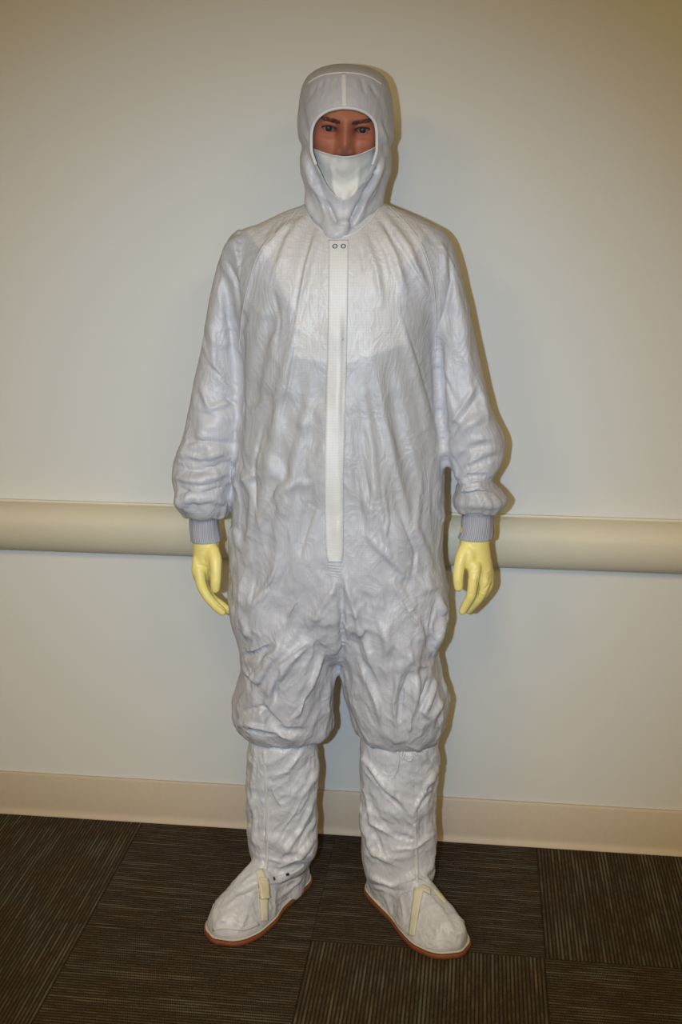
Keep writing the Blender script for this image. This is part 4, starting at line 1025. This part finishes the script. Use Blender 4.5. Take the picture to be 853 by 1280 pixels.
stR = [([(452, 945), (475, 975), (505, 1005), (520, 1025)], 8, 6), ([(456, 960), (480, 990), (505, 1015)], 5, -5), ([(455, 990), (465, 1030), (498, 1050)], 9, 6), ([(470, 1015), (490, 1045), (520, 1050)], 5, -4), ([(453, 1020), (465, 1065), (500, 1085)], 9, 6), ([(460, 1030), (480, 1068)], 5, -5),
       ([(545, 960), (525, 1000), (515, 1020)], 8, 5), ([(540, 990), (520, 1015)], 6, -5), ([(545, 1040), (520, 1060), (490, 1062)], 7, 4), ([(456, 1092), (490, 1108), (540, 1098)], 9, 6), ([(462, 1105), (495, 1115), (530, 1108)], 6, -7),
       ([(490, 930), (485, 950)], 5, 2), ([(520, 935), (540, 960)], 7, 4), ([(500, 1118), (505, 1150)], 6, 3), ([(480, 1115), (490, 1145), (500, 1160)], 6, 3), ([(540, 1120), (560, 1150), (570, 1170)], 6, 2.5), ([(470, 1120), (485, 1150)], 5, -2)]
bootL, BL = boot('white overboot with buckled strap, at the left', kL, FL, stL, (-.40, -.285), -1)
bootR, BR = boot('white overboot with tied cord, at the right', kR, FR, stR, (-.165, -.285), 1)
def on_boot(name, V, F, mat, parent, lab=None, kind=None, cloth=False):
    me = mesh_np(name, V, F)
    if cloth: rest_attr(me)
    o = link(name, me, mat, parent)
    if lab: o['label'] = lab
    if kind: o['kind'] = kind
    return o
# left boot: strap over the instep with side-release buckle, two snaps, front seam tape
V, F = strip(BL, [(320, 1089, 328, 1087), (322, 1098, 332, 1097), (323, 1108, 334, 1107), (324, 1118, 334.5, 1118), (325, 1130, 334.5, 1130), (326, 1142, 334, 1142), (327, 1151, 334, 1151)], .0022, .0016, 5)
on_boot('strap', V, F, M_strap, bootL, 'ivory webbing strap')
V, F = strip(BL, [(322.5, 1101, 334, 1100.5), (322.5, 1106, 334.5, 1106), (324, 1115, 334.5, 1115), (324, 1123, 336, 1123)], .0042, .0045, 5)
bk = on_boot('buckle', V, F, M_plastic, bootL, 'ivory plastic buckle')
for rws, nm in (([(324, 1099, 333, 1099), (324, 1102, 333, 1102)], 'buckle_bar'), ([(324, 1121.5, 335.5, 1121.5), (324, 1124.5, 335.5, 1124.5)], 'buckle_bar')):
    V, F = strip(BL, rws, .0075, .0035, 4); on_boot(nm, V, F, M_plastic, bootL)
V, F = strip(BL, [(334, 1098, 334, 1106), (345, 1096, 346, 1105), (358, 1092, 359, 1100), (370, 1088, 372, 1095), (379, 1080, 382, 1087)], .0012, .0014, 4); on_boot('ankle_band', V, F, M_boot, bootL, cloth=True)
for x, y in ((341.5, 1098.5), (359.5, 1092)):
    V, F, Vd, Fd = ring(BL, x, y, .0034, .0010, .0032); on_boot('snap', V, F, M_metal, bootL); on_boot('snap_cap', Vd, Fd, M_dark, bootL)
V, F = strip(BL, [(329, 938, 332.5, 938), (330, 980, 334, 980), (332, 1020, 336, 1020), (333, 1060, 336.5, 1060), (330, 1088, 334, 1088)], .0006, .001, 3, 10); on_boot('seam', V, F, M_trimw, bootL)
V, F = strip(BL, [(266, 1160, 266.5, 1164), (280, 1157, 282, 1161), (300, 1160, 303, 1164), (322, 1152, 325, 1156)], .0005, .0009, 3); on_boot('seam', V, F, M_trimw, bootL)
# right boot: strap end, cord with a bow, seams
V, F = strip(BR, [(519, 1108, 530, 1113), (518, 1120, 528, 1122), (516, 1135, 525, 1137), (514.5, 1150, 522, 1152), (512, 1169, 519.5, 1170)], .0025, .0016, 5, 8); on_boot('strap', V, F, M_strap, bootR, 'ivory webbing strap')
V, F = strip(BR, [(519, 1109, 520, 1114), (528, 1107, 530, 1115), (538, 1113, 537, 1119)], .0040, .002, 4); on_boot('strap_tab', V, F, M_strap, bootR)
V, F = strip(BR, [(541, 1113, 544, 1112), (548, 1121, 551, 1119), (556, 1130, 558, 1128)], .002, .002, 3); on_boot('buckle', V, F, M_plastic, bootR, 'ivory plastic buckle')
V, F = strip(BR, [(517, 1030, 520, 1030), (519, 1055, 522, 1055), (520, 1080, 523, 1080), (520, 1100, 523, 1100)], .0006, .001, 3, 8); on_boot('seam', V, F, M_trimw, bootR)
M_cord = simple('white_cord', lin(222, 218, 208), .7, 600, .4, .0006, .05)
q = on_surface(BR, [(456, 921), (470, 924), (485, 928), (500, 930), (515, 930), (530, 927), (543, 922)], .0028, 3); V, F = tube(q, [.0016], 7, 1); cord = on_boot('drawcord', V, F, M_cord, bootR)
for pts in ([(501, 929), (498, 938), (499, 950), (496, 962), (491, 972)], [(503, 929), (506, 938), (503, 948), (502, 941), (508, 932), (514, 938), (515, 947), (511, 950), (506, 945)], [(505, 930), (517, 936), (521, 943)]):
    q = on_surface(BR, pts, .0046, 1.5); V, F = tube(q, [.0017], 7, 1); on_boot('drawcord', V, F, M_cord, bootR)
V, F = sphere(at(502, 930, 0)*0+hit(BR, 502, 930, .004)[0], .0034, 12, 8); on_boot('knot', V, F, M_cord, bootR)
print('boots', time.time()-T0)
